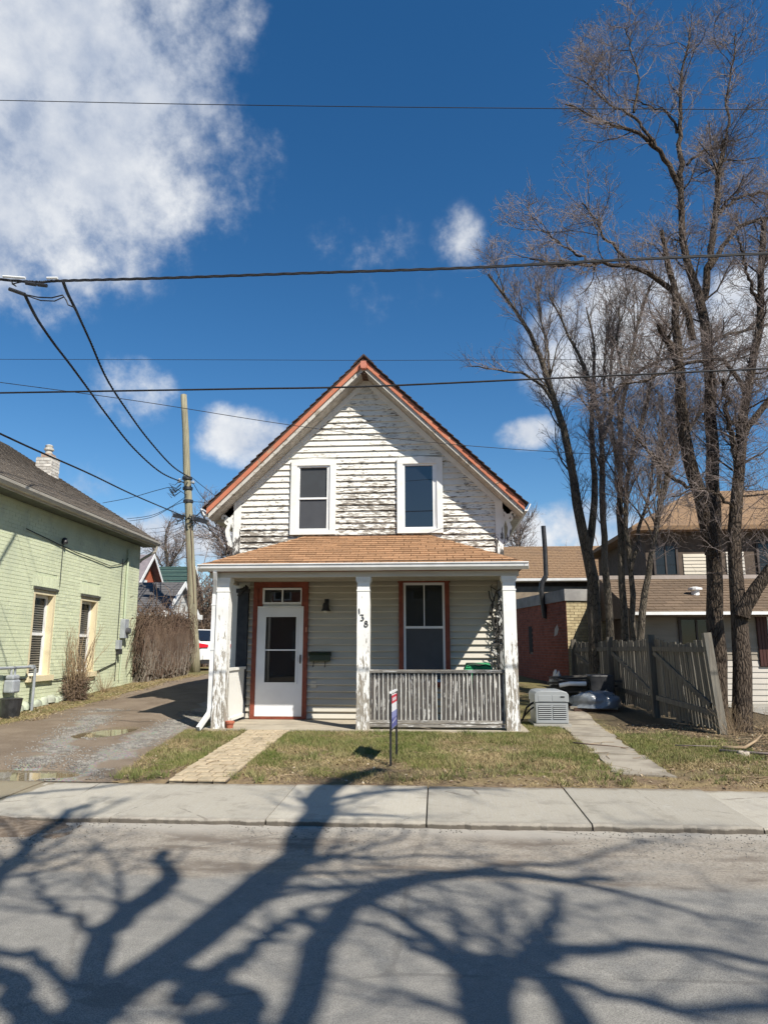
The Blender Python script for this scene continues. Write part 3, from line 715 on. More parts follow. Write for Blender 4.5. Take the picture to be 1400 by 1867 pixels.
def build_upper_windows():
    for i, (x0, x1, z0, z1) in enumerate(UP_WIN):
        w = .115; y0 = 13.43
        b = MB().box(x0, x0 + w, y0, 13.519, z0, z1).box(x1 - w, x1, y0, 13.519, z0, z1).box(x0 + w, x1 - w, y0, 13.519, z0, z0 + .085)
        xm = (x0 + x1) / 2
        b.prism([(x0 + .001, z1 - w), (x1 - .001, z1 - w), (x1 - .001, z1), (xm, z1 + .035), (x0 + .001, z1)], 'y', y0 - .002, 13.518)
        win = b.build('window', white_paint, house)
        sx0, sx1, sz0, sz1 = x0 + w, x1 - w, z0 + .085, z1 - w
        ring(sx0, sx1, sz0, sz1, .035, 13.455, 13.519).build('frame', white_metal, win)
        gx0, gx1, gz0, gz1 = sx0 + .035, sx1 - .035, sz0 + .035, sz1 - .035
        MB().box(sx0, sx1, 13.512, 13.5185, sz0, sz1).build('interior', dark_inside, win)
        if i == 0:
            zm = 4.46
            MB().box(gx0, gx1, 13.458, 13.512, zm - .018, zm + .018).build('meeting_rail', white_metal, win)
            MB().box(gx0, gx0 + .02, 13.47, 13.51, gz0, gz1).box(gx1 - .03, gx1, 13.462, 13.51, gz0, gz1).build('sash', white_metal, win)
            MB().quad((gx0, 13.485, gz0), (gx1, 13.485, gz0), (gx1, 13.485, zm - .018), (gx0, 13.485, zm - .018)).build('pane', mat('insect_screen', (.055, .058, .065), (.065, .068, .075), 3, .5), win)
            MB().quad((gx0, 13.495, zm + .018), (gx1, 13.495, zm + .018), (gx1, 13.495, gz1), (gx0, 13.495, gz1)).build('pane', mat('insect_screen_upper', (.045, .048, .052), (.05, .055, .06), 3, .5), win)
        else:
            MB().box(gx1 - .045, gx1, 13.465, 13.511, gz0, gz1).build('sash', white_metal, win)
            MB().quad((gx0, 13.49, gz0), (gx1 - .045, 13.49, gz0), (gx1 - .045, 13.49, gz1), (gx0, 13.49, gz1)).build('pane', mirror_glass, win)
def mk_mirror():
    m, nt, b = new_mat('clean_glass'); b.inputs['Base Color'].default_value = (.012, .014, .018, 1); b.inputs['Roughness'].default_value = .015; b.inputs['Specular IOR Level'].default_value = 1.0; b.inputs['IOR'].default_value = 1.55
    return m
mirror_glass = mk_mirror()
build_upper_windows()

DOOR = (-3.47, -2.412, .29, 2.885); LOW_WIN = (-.69, .257, .95, 2.93)
def build_lower_wall():
    z = .30
    while z < 2.80:
        z0, z1 = z, z + .126; xs = -3.56; pieces = []
        for w in (DOOR, LOW_WIN):
            if w[2] < z1 - .02 and w[3] > z0 + .02: pieces.append((xs, w[0] + .01)); xs = w[1] - .01
        pieces.append((xs, 1.16))
        for p, q in pieces:
            if q - p < .03: continue
            b = MB().prism([(13.522, z0), (13.470, z0), (13.463, z0 + .012), (13.508, z0 + .112), (13.510, z1), (13.522, z1)], 'x', p, q); b.build('siding_board', siding_mat, house)
        z += .122
    MB().box(-2.355, -2.235, 13.472, 13.49, .86, .985).build('cover_plate', siding_mat, house)
build_lower_wall()

def build_lower_openings():
    # door
    x0, x1, z0, z1 = DOOR; xm = (x0 + x1) / 2
    b = MB().box(x0, x0 + .085, 13.44, 13.519, z0, z1).box(x1 - .085, x1, 13.44, 13.519, z0, z1)
    b.box(x0 + .085, x1 - .085, 13.44, 13.519, z0, z0 + .05).prism([(x0 + .001, z1 - .16), (x1 - .001, z1 - .16), (x1 - .001, z1), (xm, z1 + .02), (x0 + .001, z1)], 'y', 13.437, 13.5185)
    b.box(x0 + .085, x0 + .17, 13.46, 13.519, 2.36, z1 - .16).box(x1 - .13, x1 - .085, 13.46, 13.519, 2.36, z1 - .16)
    fr = b.build('door_frame', brown_red, house)
    t = ring(-3.30, -2.53, 2.41, 2.715, .035, 13.465, 13.515).box(-2.93, -2.905, 13.468, 13.513, 2.445, 2.68).build('transom_window', door_white, house)
    MB().quad((-3.27, 13.505, 2.44), (-2.56, 13.505, 2.44), (-2.56, 13.505, 2.69), (-3.27, 13.505, 2.69)).build('pane', mirror_glass, t)
    dx0, dx1, dz0, dz1 = -3.385, -2.497, .345, 2.335; gx0, gx1, gz0, gz1 = -3.215, -2.635, .955, 2.165
    b = MB().box(dx0, gx0, 13.45, 13.485, dz0, dz1).box(gx1, dx1, 13.45, 13.485, dz0, dz1).box(gx0, gx1, 13.45, 13.485, gz1, dz1).box(gx0, gx1, 13.45, 13.485, dz0, gz0)
    door = b.build('door', door_white, house)
    ring(gx0 - .035, gx1 + .035, gz0 - .035, gz1 + .035, .035, 13.438, 13.449).build('glazing_frame', door_white, door)
    MB().box(gx0, gx1, 13.447, 13.475, 1.535, 1.56).build('glazing_bar', door_white, door)
    MB().quad((gx0, 13.47, gz0), (gx1, 13.47, gz0), (gx1, 13.47, gz1), (gx0, 13.47, gz1)).build('pane', win_glass, door)
    MB().box(-2.548, -2.535, 13.40, 13.45, 1.33, 1.43).box(-2.553, -2.53, 13.44, 13.451, 1.30, 1.46).build('handle', dark_metal, door)
    # the wooden inner door behind the glass
    inner = MB().box(gx0, gx1, 13.50, 13.515, gz0, gz1).box(gx0, gx0 + .09, 13.492, 13.50, gz0, gz1).box(gx1 - .05, gx1, 13.492, 13.50, gz0, gz1).box(gx0 + .09, gx1 - .05, 13.492, 13.50, 1.70, 1.78).box(gx0 + .09, gx1 - .05, 13.492, 13.50, 1.36, 1.42)
    inner.build('inner_door', mat('inner_door', (.30, .31, .31), (.25, .26, .26), 2, .6), door)
    ring(dx0 - .03, dx1 + .02, dz0 - .004, dz1 + .03, .026, 13.446, 13.4995).build('storm_frame', white_metal, door)
    MB().box(-2.452, -2.425, 13.425, 13.4395, 1.88, 1.97).build('doorbell', mat('bell', (.45, .2, .12), (.4, .16, .1), 4, .5), house)
    # porch window
    x0, x1, z0, z1 = LOW_WIN; xm = (x0 + x1) / 2
    b = MB().box(x0, x0 + .085, 13.44, 13.519, z0, z1).box(x1 - .085, x1, 13.44, 13.519, z0, z1).box(x0 - .03, x1 + .03, 13.41, 13.519, z0 - .06, z0 + .02)
    b.prism([(x0 - .02, z1 - .13), (x1 + .02, z1 - .13), (x1 + .02, z1), (xm, z1 + .045), (x0 - .02, z1)], 'y', 13.436, 13.5185)
    win = b.build('window', brown_red, house)
    sx0, sx1, sz0, sz1 = x0 + .085, x1 - .085, z0 + .02, z1 - .13
    ring(sx0, sx1, sz0, sz1, .045, 13.46, 13.5185).build('frame', door_white, win)
    zm = 1.965
    MB().box(sx0 + .045, sx1 - .045, 13.457, 13.51, zm - .022, zm + .022).build('meeting_rail', door_white, win)
    MB().box(-.225, -.205, 13.475, 13.505, zm + .022, sz1 - .045).build('muntin', door_white, win)
    MB().quad((sx0 + .045, 13.508, zm), (sx1 - .045, 13.508, zm), (sx1 - .045, 13.508, sz1 - .04), (sx0 + .045, 13.508, sz1 - .04)).build('curtain', mat('grey_blind', (.55, .56, .54), (.48, .49, .47), 2, .8), win)
    MB().quad((sx0 + .045, 13.49, zm), (sx1 - .045, 13.49, zm), (sx1 - .045, 13.49, sz1 - .045), (sx0 + .045, 13.49, sz1 - .045)).build('pane', win_glass, win)
    MB().quad((sx0 + .045, 13.485, sz0 + .045), (sx1 - .045, 13.485, sz0 + .045), (sx1 - .045, 13.485, zm), (sx0 + .045, 13.485, zm)).build('pane', mat('insect_screen', (.1,) * 3), win)
build_lower_openings()

def shingle_face(parent, m, P0, U, V_, lim, exp, tab, name='shingle', thick=.014, joined=None, stagger=.5, jitter=.003):
    """courses of tabs on a plane: P0 origin at the eave, U unit along, V_ unit up the slope, lim(v) -> (u0, u1); joined = MB collects instead"""
    Nn = U.cross(V_).normalized()
    if Nn.z < 0: Nn = -Nn
    v = 0; r = 0; top = lim(None)
    while v < top - .02:
        v1 = min(v + exp + .02, top); u0, u1 = lim(v); uu0, uu1 = lim(v1)
        off = tab * (stagger if r % 2 else 0) + random.uniform(-.03, .03); u = math.floor((min(u0, uu0) - off) / tab) * tab + off
        while u < max(u1, uu1):
            a, b = max(u + .005, u0), min(u + tab - .005, u1); c, d = min(max(u + .005, uu0), uu1), max(min(u + tab - .005, uu1), uu0)
            u += tab
            if b - a < .015: continue
            if d < c: c = d = (c + d) / 2
            j = random.uniform(-jitter, jitter); lo = thick + .006 + random.uniform(0, .003)
            p = [P0 + U * a + V_ * (v + j), P0 + U * b + V_ * (v + j), P0 + U * d + V_ * v1, P0 + U * c + V_ * v1]
            vs = [p[0] + Nn * lo, p[1] + Nn * lo, p[2] + Nn * .004, p[3] + Nn * .004, p[0], p[1]]
            fs = [(0, 1, 2, 3), (4, 5, 1, 0), (0, 3, 4), (1, 5, 2)]
            (joined if joined is not None else MB()).add(vs, fs) if joined is not None else MB().add(vs, fs).build(name, m, parent)
        v += exp; r += 1

PX0, PX1, PY = -3.94, 1.47, 11.72
def build_porch():
    slab = MB().box(-3.86, 1.46, 11.84, 13.49, .05, .285).build('porch_floor', mat('warm_concrete', (.42, .37, .285), (.33, .29, .225), 2.5, .9, .4, 50, c3=(.27, .235, .18), s3=1.2), house)
    # roof deck (solid) with shingles on it
    ze, zt, xa, xb = 2.955, 3.70, -2.47, -.13
    A, B, C, D = (PX0, PY, ze), (PX1, PY, ze), (xb, 13.5, zt), (xa, 13.5, zt); E_, F_ = (PX0, 13.5, ze), (PX1, 13.5, ze)
    deck = MB().add([A, B, C, D, E_, F_, (PX0, PY, ze - .05), (PX1, PY, ze - .05), (PX1, 13.5, ze - .05), (PX0, 13.5, ze - .05)],
                    [(0, 1, 2, 3), (0, 3, 4), (1, 5, 2), (0, 6, 7, 1), (1, 7, 8, 5), (0, 4, 9, 6), (6, 9, 8, 7), (2, 5, 4, 3)])
    roof = deck.build('porch_roof', mat('roof_deck', (.07, .04, .02), (.05, .03, .015), 20, .9), house)
    up = (Vector((0, 13.5 - PY, zt - ze))); L = up.length; up.normalize()
    def lim(v):
        if v is None: return L
        k = v / L; return (xa - PX0) * k, (PX1 - PX0) - (PX1 - xb) * k
    shingle_face(roof, tan_shingle, Vector((PX0, PY - .03, ze + .002)), Vector((1, 0, 0)), up, lim, .145, .305)
    for s, xe, xt in ((-1, PX0, xa), (1, PX1, xb)):
        side_up = Vector((xt - xe, 0, zt - ze)); Ls = side_up.length; side_up.normalize(); b = MB()
        def lims(v, Ls=Ls):
            if v is None: return Ls
            return (13.5 - PY) * v / Ls, 13.5 - PY
        shingle_face(roof, tan_shingle, Vector((xe, PY, ze)), Vector((0, 1, 0)), side_up, lims, .145, .305, joined=b)
        tag(b.build('side_shingles', tan_shingle, roof), kind='stuff')
        a, c = Vector((xe, PY, ze + .012)), Vector((xt, 13.5, zt + .012)); n = 10
        for i in range(n):
            p, q = a.lerp(c, i / n), a.lerp(c, (i + 1) / n + .015)
            d = (q - p).normalized(); w1 = Vector((0, -1, .0)).cross(d); 
            l = Vector((s * .085, 0, -.036)); r = Vector((0, -.09, -.036)); u = Vector((0, 0, .012))
            MB().add([p + u * 2, p + l + u, p + r + u, q + u, q + l, q + r], [(0, 3, 4, 1), (0, 2, 5, 3)]).build('hip_shingle', tan_shingle, roof)
    # ceiling, beam, gutter, drip strip
    MB().box(-3.84, 1.38, 11.95, 13.478, 2.83, 2.85).build('porch_ceiling', mat('porch_ceiling', (.35, .32, .26), (.28, .255, .2), 4, .8), house)
    MB().box(-3.84, 1.38, 11.87, 11.93, 2.765, 2.90).build('porch_beam', mat('cream_beam', (.52, .49, .42), (.44, .41, .35), 3, .7, stretch=(.3, 1, 3)), house)
    MB().box(-3.83, -3.77, 11.93, 13.478, 2.765, 2.90).box(1.31, 1.37, 11.93, 13.478, 2.765, 2.90).build('side_beam', mat('cream_beam', WHITE), house)
    MB().box(-3.86, 1.40, 11.842, 11.866, 2.855, 2.905).build('drip_strip', brown_red, house)
    g = [(11.80, 2.86), (11.72, 2.86), (11.665, 2.905), (11.655, 2.955), (11.64, 2.96), (11.64, 2.975), (11.665, 2.975), (11.675, 2.96), (11.685, 2.915), (11.725, 2.875), (11.785, 2.875), (11.785, 2.96), (11.80, 2.96)]
    MB().prism(g, 'x', PX0 - .05, PX1 + .05).build('porch_gutter', white_metal, house)
    MB().box(PX0 - .05, PX0 - .046, 11.66, 11.80, 2.86, 2.965).box(PX1 + .046, PX1 + .05, 11.66, 11.80, 2.86, 2.965).build('gutter_end_cap', white_metal, house)
    # posts
    for i, x in enumerate((-3.60, -1.205, 1.215)):
        b = MB(); h = .1; n = 10
        for k in range(n):                                   # slightly uneven old post in stacked lengths of one mesh
            pass
        V = []; zs = [.26 + (2.70 - .26) * k / 12 for k in range(13)]
        for z in zs:
            q = .104 + .004 * mnoise.noise(Vector((x, 0, z * 3))) + (.006 if z < .5 else 0)
            V += [(x - q, 12.0 - q, z), (x + q, 12.0 - q, z), (x + q, 12.0 + q, z), (x - q, 12.0 + q, z)]
        F = [(4 * k + j, 4 * k + (j + 1) % 4, 4 * k + 4 + (j + 1) % 4, 4 * k + 4 + j) for k in range(12) for j in range(4)] + [(0, 3, 2, 1), (48, 49, 50, 51)]
        post = b.add(V, F).build('porch_post', post_mat, house)
        MB().box(x - .125, x + .125, 11.875, 12.125, 2.70, 2.765).box(x - .114, x + .114, 11.886, 12.114, 2.672, 2.70).build('capital', white_paint, post)
        MB().box(x - .112, x + .112, 11.888, 12.112, 2.525, 2.55).build('collar', white_paint, post)
        MB().box(x - .13, x + .13, 11.87, 12.13, .245, .268).build('base', post_mat, post)
    # front railing
    rail = MB().box(-1.10, 1.11, 11.955, 12.045, 1.185, 1.235).build('front_railing', rail_mat, house)
    MB().box(-1.10, 1.09, 11.96, 12.04, .385, .435).build('bottom_rail', rail_mat, rail)
    MB().box(-1.09, 1.09, 11.97, 12.03, .325, .375).build('kick_board', rail_mat, rail)
    n = 30; dx = (1.10 + 1.075) / n
    ms = MB().box(-.027, .027, -.014, .014, 0, .75).mesh('slat', slat_mat); mw = MB().box(-.0085, .0085, -.012, .012, 0, .75).mesh('sunlit_edge', mat('worn_sunlit_edge', (.58, .565, .52), (.40, .385, .345), 9, .8, stretch=(2, 2, .6), rnd=.25))  # thin pale strips carry the sunlit white slat edges in their colour
    for i in range(n):
        x = -1.09 + dx * (i + .5); tl = random.uniform(-.02, .02) + (.06 if 13 < i < 20 else 0) * (1 - abs(i - 16.5) / 4)
        if i != 15: link('slat', ms, rail, (x, 12.0, .435), (0, tl * .6, 0))
        link('sunlit_edge', mw, rail, (x + .036, 11.985, .435), (random.uniform(-.01, .01), tl * .6 + random.uniform(-.008, .008), 0))
    # side railing on the left
    sr = MB().box(-3.64, -3.56, 12.10, 13.42, 1.20, 1.245).build('side_railing', white_paint, house)
    MB().box(-3.635, -3.565, 12.10, 13.42, .34, .395).build('bottom_rail', white_paint, sr)
    me = MB().box(-.012, .012, -.046, .046, 0, .806).mesh('slat', white_paint)
    for i in range(13): link('slat', me, sr, (-3.60, 12.16 + .099 * i, .395), (0, 0, 0))
    # dark pilaster and capital at the left of the door
    p = MB().box(-3.765, -3.565, 13.40, 13.50, .28, 2.62).build('pilaster', mat('dark_blue_paint', (.022, .027, .036), (.035, .04, .05), 8, .6, .2), house)
    b = MB().box(-3.79, -3.55, 13.36, 13.50, 2.62, 2.70)
    for k in range(5): b.tube([(-3.75 + .035 * k, 13.36 - .015 * k, 2.56 + .03 * k), (-3.72 + .03 * k, 13.34, 2.63 + .03 * k), (-3.70 + .035 * k, 13.37, 2.70)], .022, 6)
    b.build('capital', dark_metal, p)
    # right hand edge board
    MB().box(1.16, 1.275, 13.44, 13.519, .3, 2.82).build('corner_board', mat('grey_edge', (.3, .3, .29), (.22, .22, .21), 6, .8), house)
    # downspout
    a = [(-3.70, 11.73, 2.86), (-3.71, 11.80, 2.74), (-3.755, 11.95, 2.52), (-3.755, 11.95, .62), (-3.76, 11.92, .52), (-3.83, 11.62, .31)]
    d = MB()
    for p, q in zip(a, a[1:]): d.beam(p, q, .075, .058, (0, 1, .02) if abs(q[2] - p[2]) > .5 else (1, 0, .1))
    d.build('downspout', white_metal, house)
    MB().box(-3.80, -3.71, 11.915, 11.985, 1.55, 1.575).box(-3.80, -3.71, 11.915, 11.985, 2.3, 2.325).build('downspout_strap', white_metal, house)
build_porch()

def ribbon(mb, pts, ws, y0, y1):
    """flat curved stroke in the x-z plane with thickness in y"""
    n = len(pts); L_, R_ = [], []
    for i in range(n):
        a, b = Vector(pts[max(i - 1, 0)]), Vector(pts[min(i + 1, n - 1)]); d = (b - a).normalized(); nn = Vector((-d.y, d.x)) * ws[i] / 2
        L_.append(Vector(pts[i]) + nn); R_.append(Vector(pts[i]) - nn)
    V = []
    for l, r in zip(L_, R_): V += [(l.x, y0, l.y), (r.x, y0, r.y), (l.x, y1, l.y), (r.x, y1, r.y)]
    F = []
    for i in range(n - 1):
        k = 4 * i; F += [(k, k + 4, k + 5, k + 1), (k + 2, k + 3, k + 7, k + 6), (k, k + 2, k + 6, k + 4), (k + 1, k + 5, k + 7, k + 3)]
    F += [(0, 1, 3, 2), (4 * n - 4, 4 * n - 2, 4 * n - 1, 4 * n - 3)]
    mb.add(V, F); return mb
def arc(cx, cz, r0, r1, a0, a1, n=14):
    return [(cx + (r0 + (r1 - r0) * i / n) * math.cos(R(a0 + (a1 - a0) * i / n)), cz + (r0 + (r1 - r0) * i / n) * math.sin(R(a0 + (a1 - a0) * i / n))) for i in range(n + 1)]
def build_brackets():
    for s, x0 in ((-1, -3.925), (1, 1.305)):
        b = MB()
        def fl(pts): return [(x0 + s * p[0], p[1]) for p in pts]
        main = [(.03, 3.52), (.05, 3.60), (.09, 3.68), (.115, 3.76), (.125, 3.84), (.10, 3.92), (.075, 3.99), (.10, 4.06), (.15, 4.08)]
        ribbon(b, fl(main), [.03, .05, .06, .07, .075, .07, .06, .06, .05], 13.47, 13.53)
        ribbon(b, fl(arc(.115, 4.02, .085, .03, 200, -150)), [.045] * 15, 13.472, 13.528)
        ribbon(b, fl(arc(.20, 4.10, .06, .025, 240, -60)), [.04] * 15, 13.474, 13.526)
        ribbon(b, fl([(.012, 4.14), (.05, 4.10), (.045, 4.03), (.02, 3.97), (.01, 3.9)]), [.05, .05, .045, .04, .03], 13.473, 13.527)
        ribbon(b, fl([(.005, 3.50), (.005, 4.2)]), [.022, .022], 13.476, 13.524)
        ribbon(b, fl(arc(.055, 3.60, .05, .015, -80, 190)), [.028] * 15, 13.475, 13.525)
        b.build('scroll_bracket', white_paint if s < 0 else corner_mat, house)
build_brackets()
def build_numbers():
    def digit(strokes):
        b = MB()
        for i, (pts, ws) in enumerate(strokes): ribbon(b, pts, ws, 11.884 - .001 * i, 11.894)
        b.build('house_number', dark_metal, house)
    digit([([(-1.272, 2.235), (-1.271, 2.19), (-1.267, 2.15)], [.011, .015, .013]), ([(-1.284, 2.219), (-1.272, 2.235)], [.006, .010])])
    cx, cz = -1.222, 2.085
    digit([([(cx - .032, cz + .046), (cx + .024, cz + .046)], [.011, .010]), ([(cx + .024, cz + .046), (cx - .004, cz + .010)], [.009, .010]),
           (arc(cx - .004, cz - .019, .029, .029, 95, -140), [.009] + [.015] * 10 + [.012, .010, .009, .009])])
    cx, cz = -1.155, 1.985
    digit([(arc(cx, cz + .024, .020, .020, 0, 360), [.012] * 15), (arc(cx, cz - .024, .027, .027, 0, 360), [.014] * 15)])
build_numbers()

# ---- things on and around the porch
def build_mailbox():
    t = thing('mailbox', 'dark green metal wall mailbox beside the front door', 'mailbox', (-2.16, 13.47, 1.33))
    gm = mat('mailbox_green', (.012, .028, .014), (.02, .036, .02), 7, .4, spec=.5)
    MB().prism([(13.478, 1.34), (13.38, 1.34), (13.37, 1.36), (13.37, 1.44), (13.478, 1.44)], 'x', -2.355, -1.975).build('box', gm, t)
    MB().prism([(13.479, 1.442), (13.355, 1.442), (13.355, 1.455), (13.40, 1.50), (13.479, 1.515)], 'x', -2.37, -1.96).build('lid', gm, t)
    for x in (-2.29, -2.07): MB().tube([(x, 13.45, 1.36), (x, 13.43, 1.25), (x, 13.39, 1.24), (x, 13.38, 1.27)], .009, 6).build('paper_hook', dark_metal, t)
build_mailbox()
def build_lamp():
    t = thing('porch_lamp', 'black bell shaped porch wall lamp above the mailbox', 'lamp', (-2.06, 13.47, 2.27))
    MB().lathe([(.018, .24), (.02, .20), (.05, .185), (.062, .15), (.066, .09), (.085, .055), (.088, .04), (.07, .04), (.055, .06)], (-2.062, 13.37, 2.23), 18).build('lamp_shade', dark_metal, t, True)
    MB().lathe([(.03, .02), (.042, .035), (.04, .065), (.02, .08)], (-2.062, 13.37, 2.22), 14).build('bulb', mat('frosted_bulb', (.6, .58, .52), (.55, .53, .48), 3, .3), t, True)
    MB().tube([(-2.062, 13.37, 2.44), (-2.062, 13.40, 2.48), (-2.062, 13.48, 2.45)], .012, 6).box(-2.10, -2.02, 13.462, 13.482, 2.36, 2.5).build('wall_mount', dark_metal, t)
build_lamp()
def build_pot():
    t = thing('flower_pot', 'small terracotta flower pot at the left porch post', 'pot', (-3.42, 12.0, .272))
    tm = mat('terracotta', (.42, .14, .08), (.33, .10, .06), 9, .85)
    MB().lathe([(.05, 0), (.066, .09), (.066, .092)], (-3.42, 11.98, .272), 18).build('pot', tm, t, False)
    MB().lathe([(.066, .088), (.078, .09), (.082, .125), (.074, .128), (.068, .11)], (-3.42, 11.98, .272), 18).build('rim', tm, t)
build_pot()
def build_bin():
    t = thing('green_bin', 'green plastic bin with a ribbed lid behind the porch railing', 'bin', (.72, 12.7, .272))
    gm = mat('green_plastic', (.015, .30, .11), (.012, .25, .09), 4, .4, spec=.5)
    b = MB(); V = []
    for z, q in ((.272, .17), (1.21, .225)): V += [(.72 - q, 12.7 - q, z), (.72 + q, 12.7 - q, z), (.72 + q, 12.7 + q, z), (.72 - q, 12.7 + q, z)]
    b.add(V, [(0, 3, 2, 1), (4, 5, 6, 7), (0, 1, 5, 4), (1, 2, 6, 5), (2, 3, 7, 6), (3, 0, 4, 7)]).build('body', gm, t, bevel=.02)
    b = MB(); q = .25; V = [(.72 - q, 12.7 - q, 1.21), (.72 + q, 12.7 - q, 1.21), (.72 + q, 12.7 + q, 1.21), (.72 - q, 12.7 + q, 1.21), (.72 - .2, 12.52, 1.29), (.72 + .2, 12.52, 1.29), (.72 + .2, 12.88, 1.335), (.72 - .2, 12.88, 1.335)]
    lid = b.add(V, [(0, 3, 2, 1), (4, 5, 6, 7), (0, 1, 5, 4), (1, 2, 6, 5), (2, 3, 7, 6), (3, 0, 4, 7)]).build('lid', gm, t, bevel=.015)
    MB().tube([(.52, 12.45, 1.27), (.60, 12.44, 1.305), (.72, 12.45, 1.285), (.84, 12.44, 1.305), (.92, 12.45, 1.275)], .012, 6).build('handle', mat('dark_green_plastic', (.008, .06, .03)), lid)
build_bin()
def build_rags():
    t = thing('dead_vine', 'dark tangled dead vine and torn sheeting on the porch corner behind the post', 'vine', (1.1, 13.3, .28))
    rng = random.Random(8); b = MB(); pale = MB()
    for k in range(34):
        x = rng.uniform(1.04, 1.24); y = rng.uniform(13.34, 13.44); z = rng.uniform(.3, 2.3); pts = [(x, y, z)]
        for i in range(6):
            x = min(1.27, max(.99, x + rng.gauss(0, .05))); y = min(13.44, max(13.3, y + rng.gauss(0, .03))); z += rng.uniform(.0, .16); pts.append((x, y, min(2.78, z)))
        b.tube(pts, rng.uniform(.004, .014), 5)
    for k in range(26):
        x = rng.uniform(1.05, 1.2); y = rng.uniform(13.34, 13.42); z = rng.uniform(1.2, 2.6)
        p = Vector((x, y, z)); u = Vector((rng.gauss(0, 1), rng.gauss(0, .5), rng.gauss(0, 1))).normalized() * rng.uniform(.02, .09); w = Vector((rng.gauss(0, 1), rng.gauss(0, .6), rng.gauss(0, 1.3))).normalized() * rng.uniform(.02, .07)
        (pale if k % 3 == 0 else b).add([p - u, p - w, p + u + w * .2, p + w, p - u * .2 + w * .9], [(0, 1, 2, 3, 4)])
    b.build('stems', mat('vine_dark', (.03, .03, .03), (.06, .055, .05), 9, .8), t); pale.build('torn_sheeting', mat('pale_rag', (.4, .4, .38), (.25, .25, .24), 9, .7), t)
build_rags()
def build_sign():
    t = thing('yard_sign', 'narrow edge-on real estate yard sign in a black frame on the lawn', 'sign', (-.56, 9.5, .19))
    a, c = Vector((-.575, 9.12, 0)), Vector((-.535, 9.72, 0)); d = (c - a).normalized(); n = Vector((d.y, -d.x, 0))
    g = .17; top = 1.03
    for p in (a, c): MB().beam(p + Vector((0, 0, g - .05)), p + Vector((0, 0, top)), .03, .025, n).build('post', dark_metal, t)
    MB().beam(a + Vector((0, 0, top + .012)), c + Vector((0, 0, top + .012)), .028, .024).build('top_bar', white_metal, t)
    MB().beam(a + Vector((0, 0, .585)), c + Vector((0, 0, .585)), .02, .015).build('bottom_bar', dark_metal, t)
    bounds = [(.60, .72, (.09, .10, .30)), (.72, .80, (.22, .24, .48)), (.80, .90, (.75, .75, .77)), (.90, 1.0, (.55, .02, .05))]
    pn = MB().beam(a + Vector((0, 0, .80)) + d * .012, c + Vector((0, 0, .80)) - d * .012, .008, .41).build('panel', mat('sign_white', (.75, .75, .76), (.7, .7, .72), 3, .4), t)
    for s in (-1, 1):
        for z0, z1, col in bounds:
            e = .0065 * s; q0, q1 = a + d * .014 + n * e, c - d * .014 + n * e
            MB().quad((q0.x, q0.y, z0), (q1.x, q1.y, z0), (q1.x, q1.y, z1), (q0.x, q0.y, z1)).build('print_band', mat('sign_%02d' % int(z0 * 100), col, tuple(k * .95 for k in col), 2, .4), pn)
        m = MB(); e = .009 * s
        for k in range(4):
            u0 = .12 + .1 * k; q0, q1 = a + d * u0 + n * e, a + d * (u0 + .06) + n * e; m.quad((q0.x, q0.y, .93), (q1.x, q1.y, .93), (q1.x, q1.y, .97), (q0.x, q0.y, .97))
        m.quad(*[(p.x, p.y, z) for p, z in ((a + d * .1 + n * e, .66), (a + d * .5 + n * e, .69), (a + d * .5 + n * e, .70), (a + d * .1 + n * e, .67))]); m.build('print_marks', mat('sign_marks', (.75, .75, .78)), pn)
build_sign()

# ================================================================== RIGHT SIDE
def build_generator():
    t = thing('standby_generator', 'light grey standby generator with louvred front beside the porch', 'generator', (1.97, 13.2, .3))
    gm = mat('generator_grey', (.29, .305, .31), (.26, .275, .28), 3, .45, spec=.45); x0, x1, y0, y1 = 1.70, 2.26, 12.88, 13.62
    MB().box(x0 - .04, x1 + .04, y0 - .05, y1 + .05, .20, .30).build('pad', concrete_grey, t)
    body = MB().box(x0, x1, y0, y1, .305, .66).build('body', gm, t, bevel=.015)
    pr = [(x0 - .015, .66), (x1 + .015, .66), (x1 + .015, .79), (x1 - .02, .835), (x1 - .10, .855), (x0 + .10, .855), (x0 + .02, .835), (x0 - .015, .79)]
    lid = MB().prism(pr, 'y', y0 - .015, y1 + .015).build('lid', gm, t, bevel=.012)
    MB().box(x0 + .05, x0 + .27, y0 - .019, y0 - .012, .675, .78).box(x0 + .29, x1 - .03, y0 - .019, y0 - .012, .675, .78).build('access_panel', gm, lid, bevel=.004)
    MB().box(x1 - .13, x1 - .06, y0 - .022, y0 - .0185, .74, .765).build('badge', dark_metal, lid)
    me = MB().prism([(0, 0), (-.016, .004), (0, .018)], 'x', -.11, .11).mesh('louvre', gm); md = MB().box(-.11, .11, -.003, .0, .014, .026).mesh('louvre_slot', dark_metal)
    for c in (x0 + .16, x1 - .15):
        for k in range(7):
            l = link('louvre', me, body, (c, y0 - .001, .385 + .032 * k)); link('louvre_slot', md, l, (0, 0, .004))
    MB().tube([(1.52, 13.3, .33), (1.58, 13.15, .55), (1.66, 13.1, .62), (1.705, 13.1, .64)], .018, 6).build('conduit', cable_black, t)
    MB().tube([(1.50, 13.35, .30), (1.56, 13.2, .42), (1.64, 13.12, .52), (1.705, 13.12, .56)], .014, 6).build('hose', cable_black, t)
build_generator()
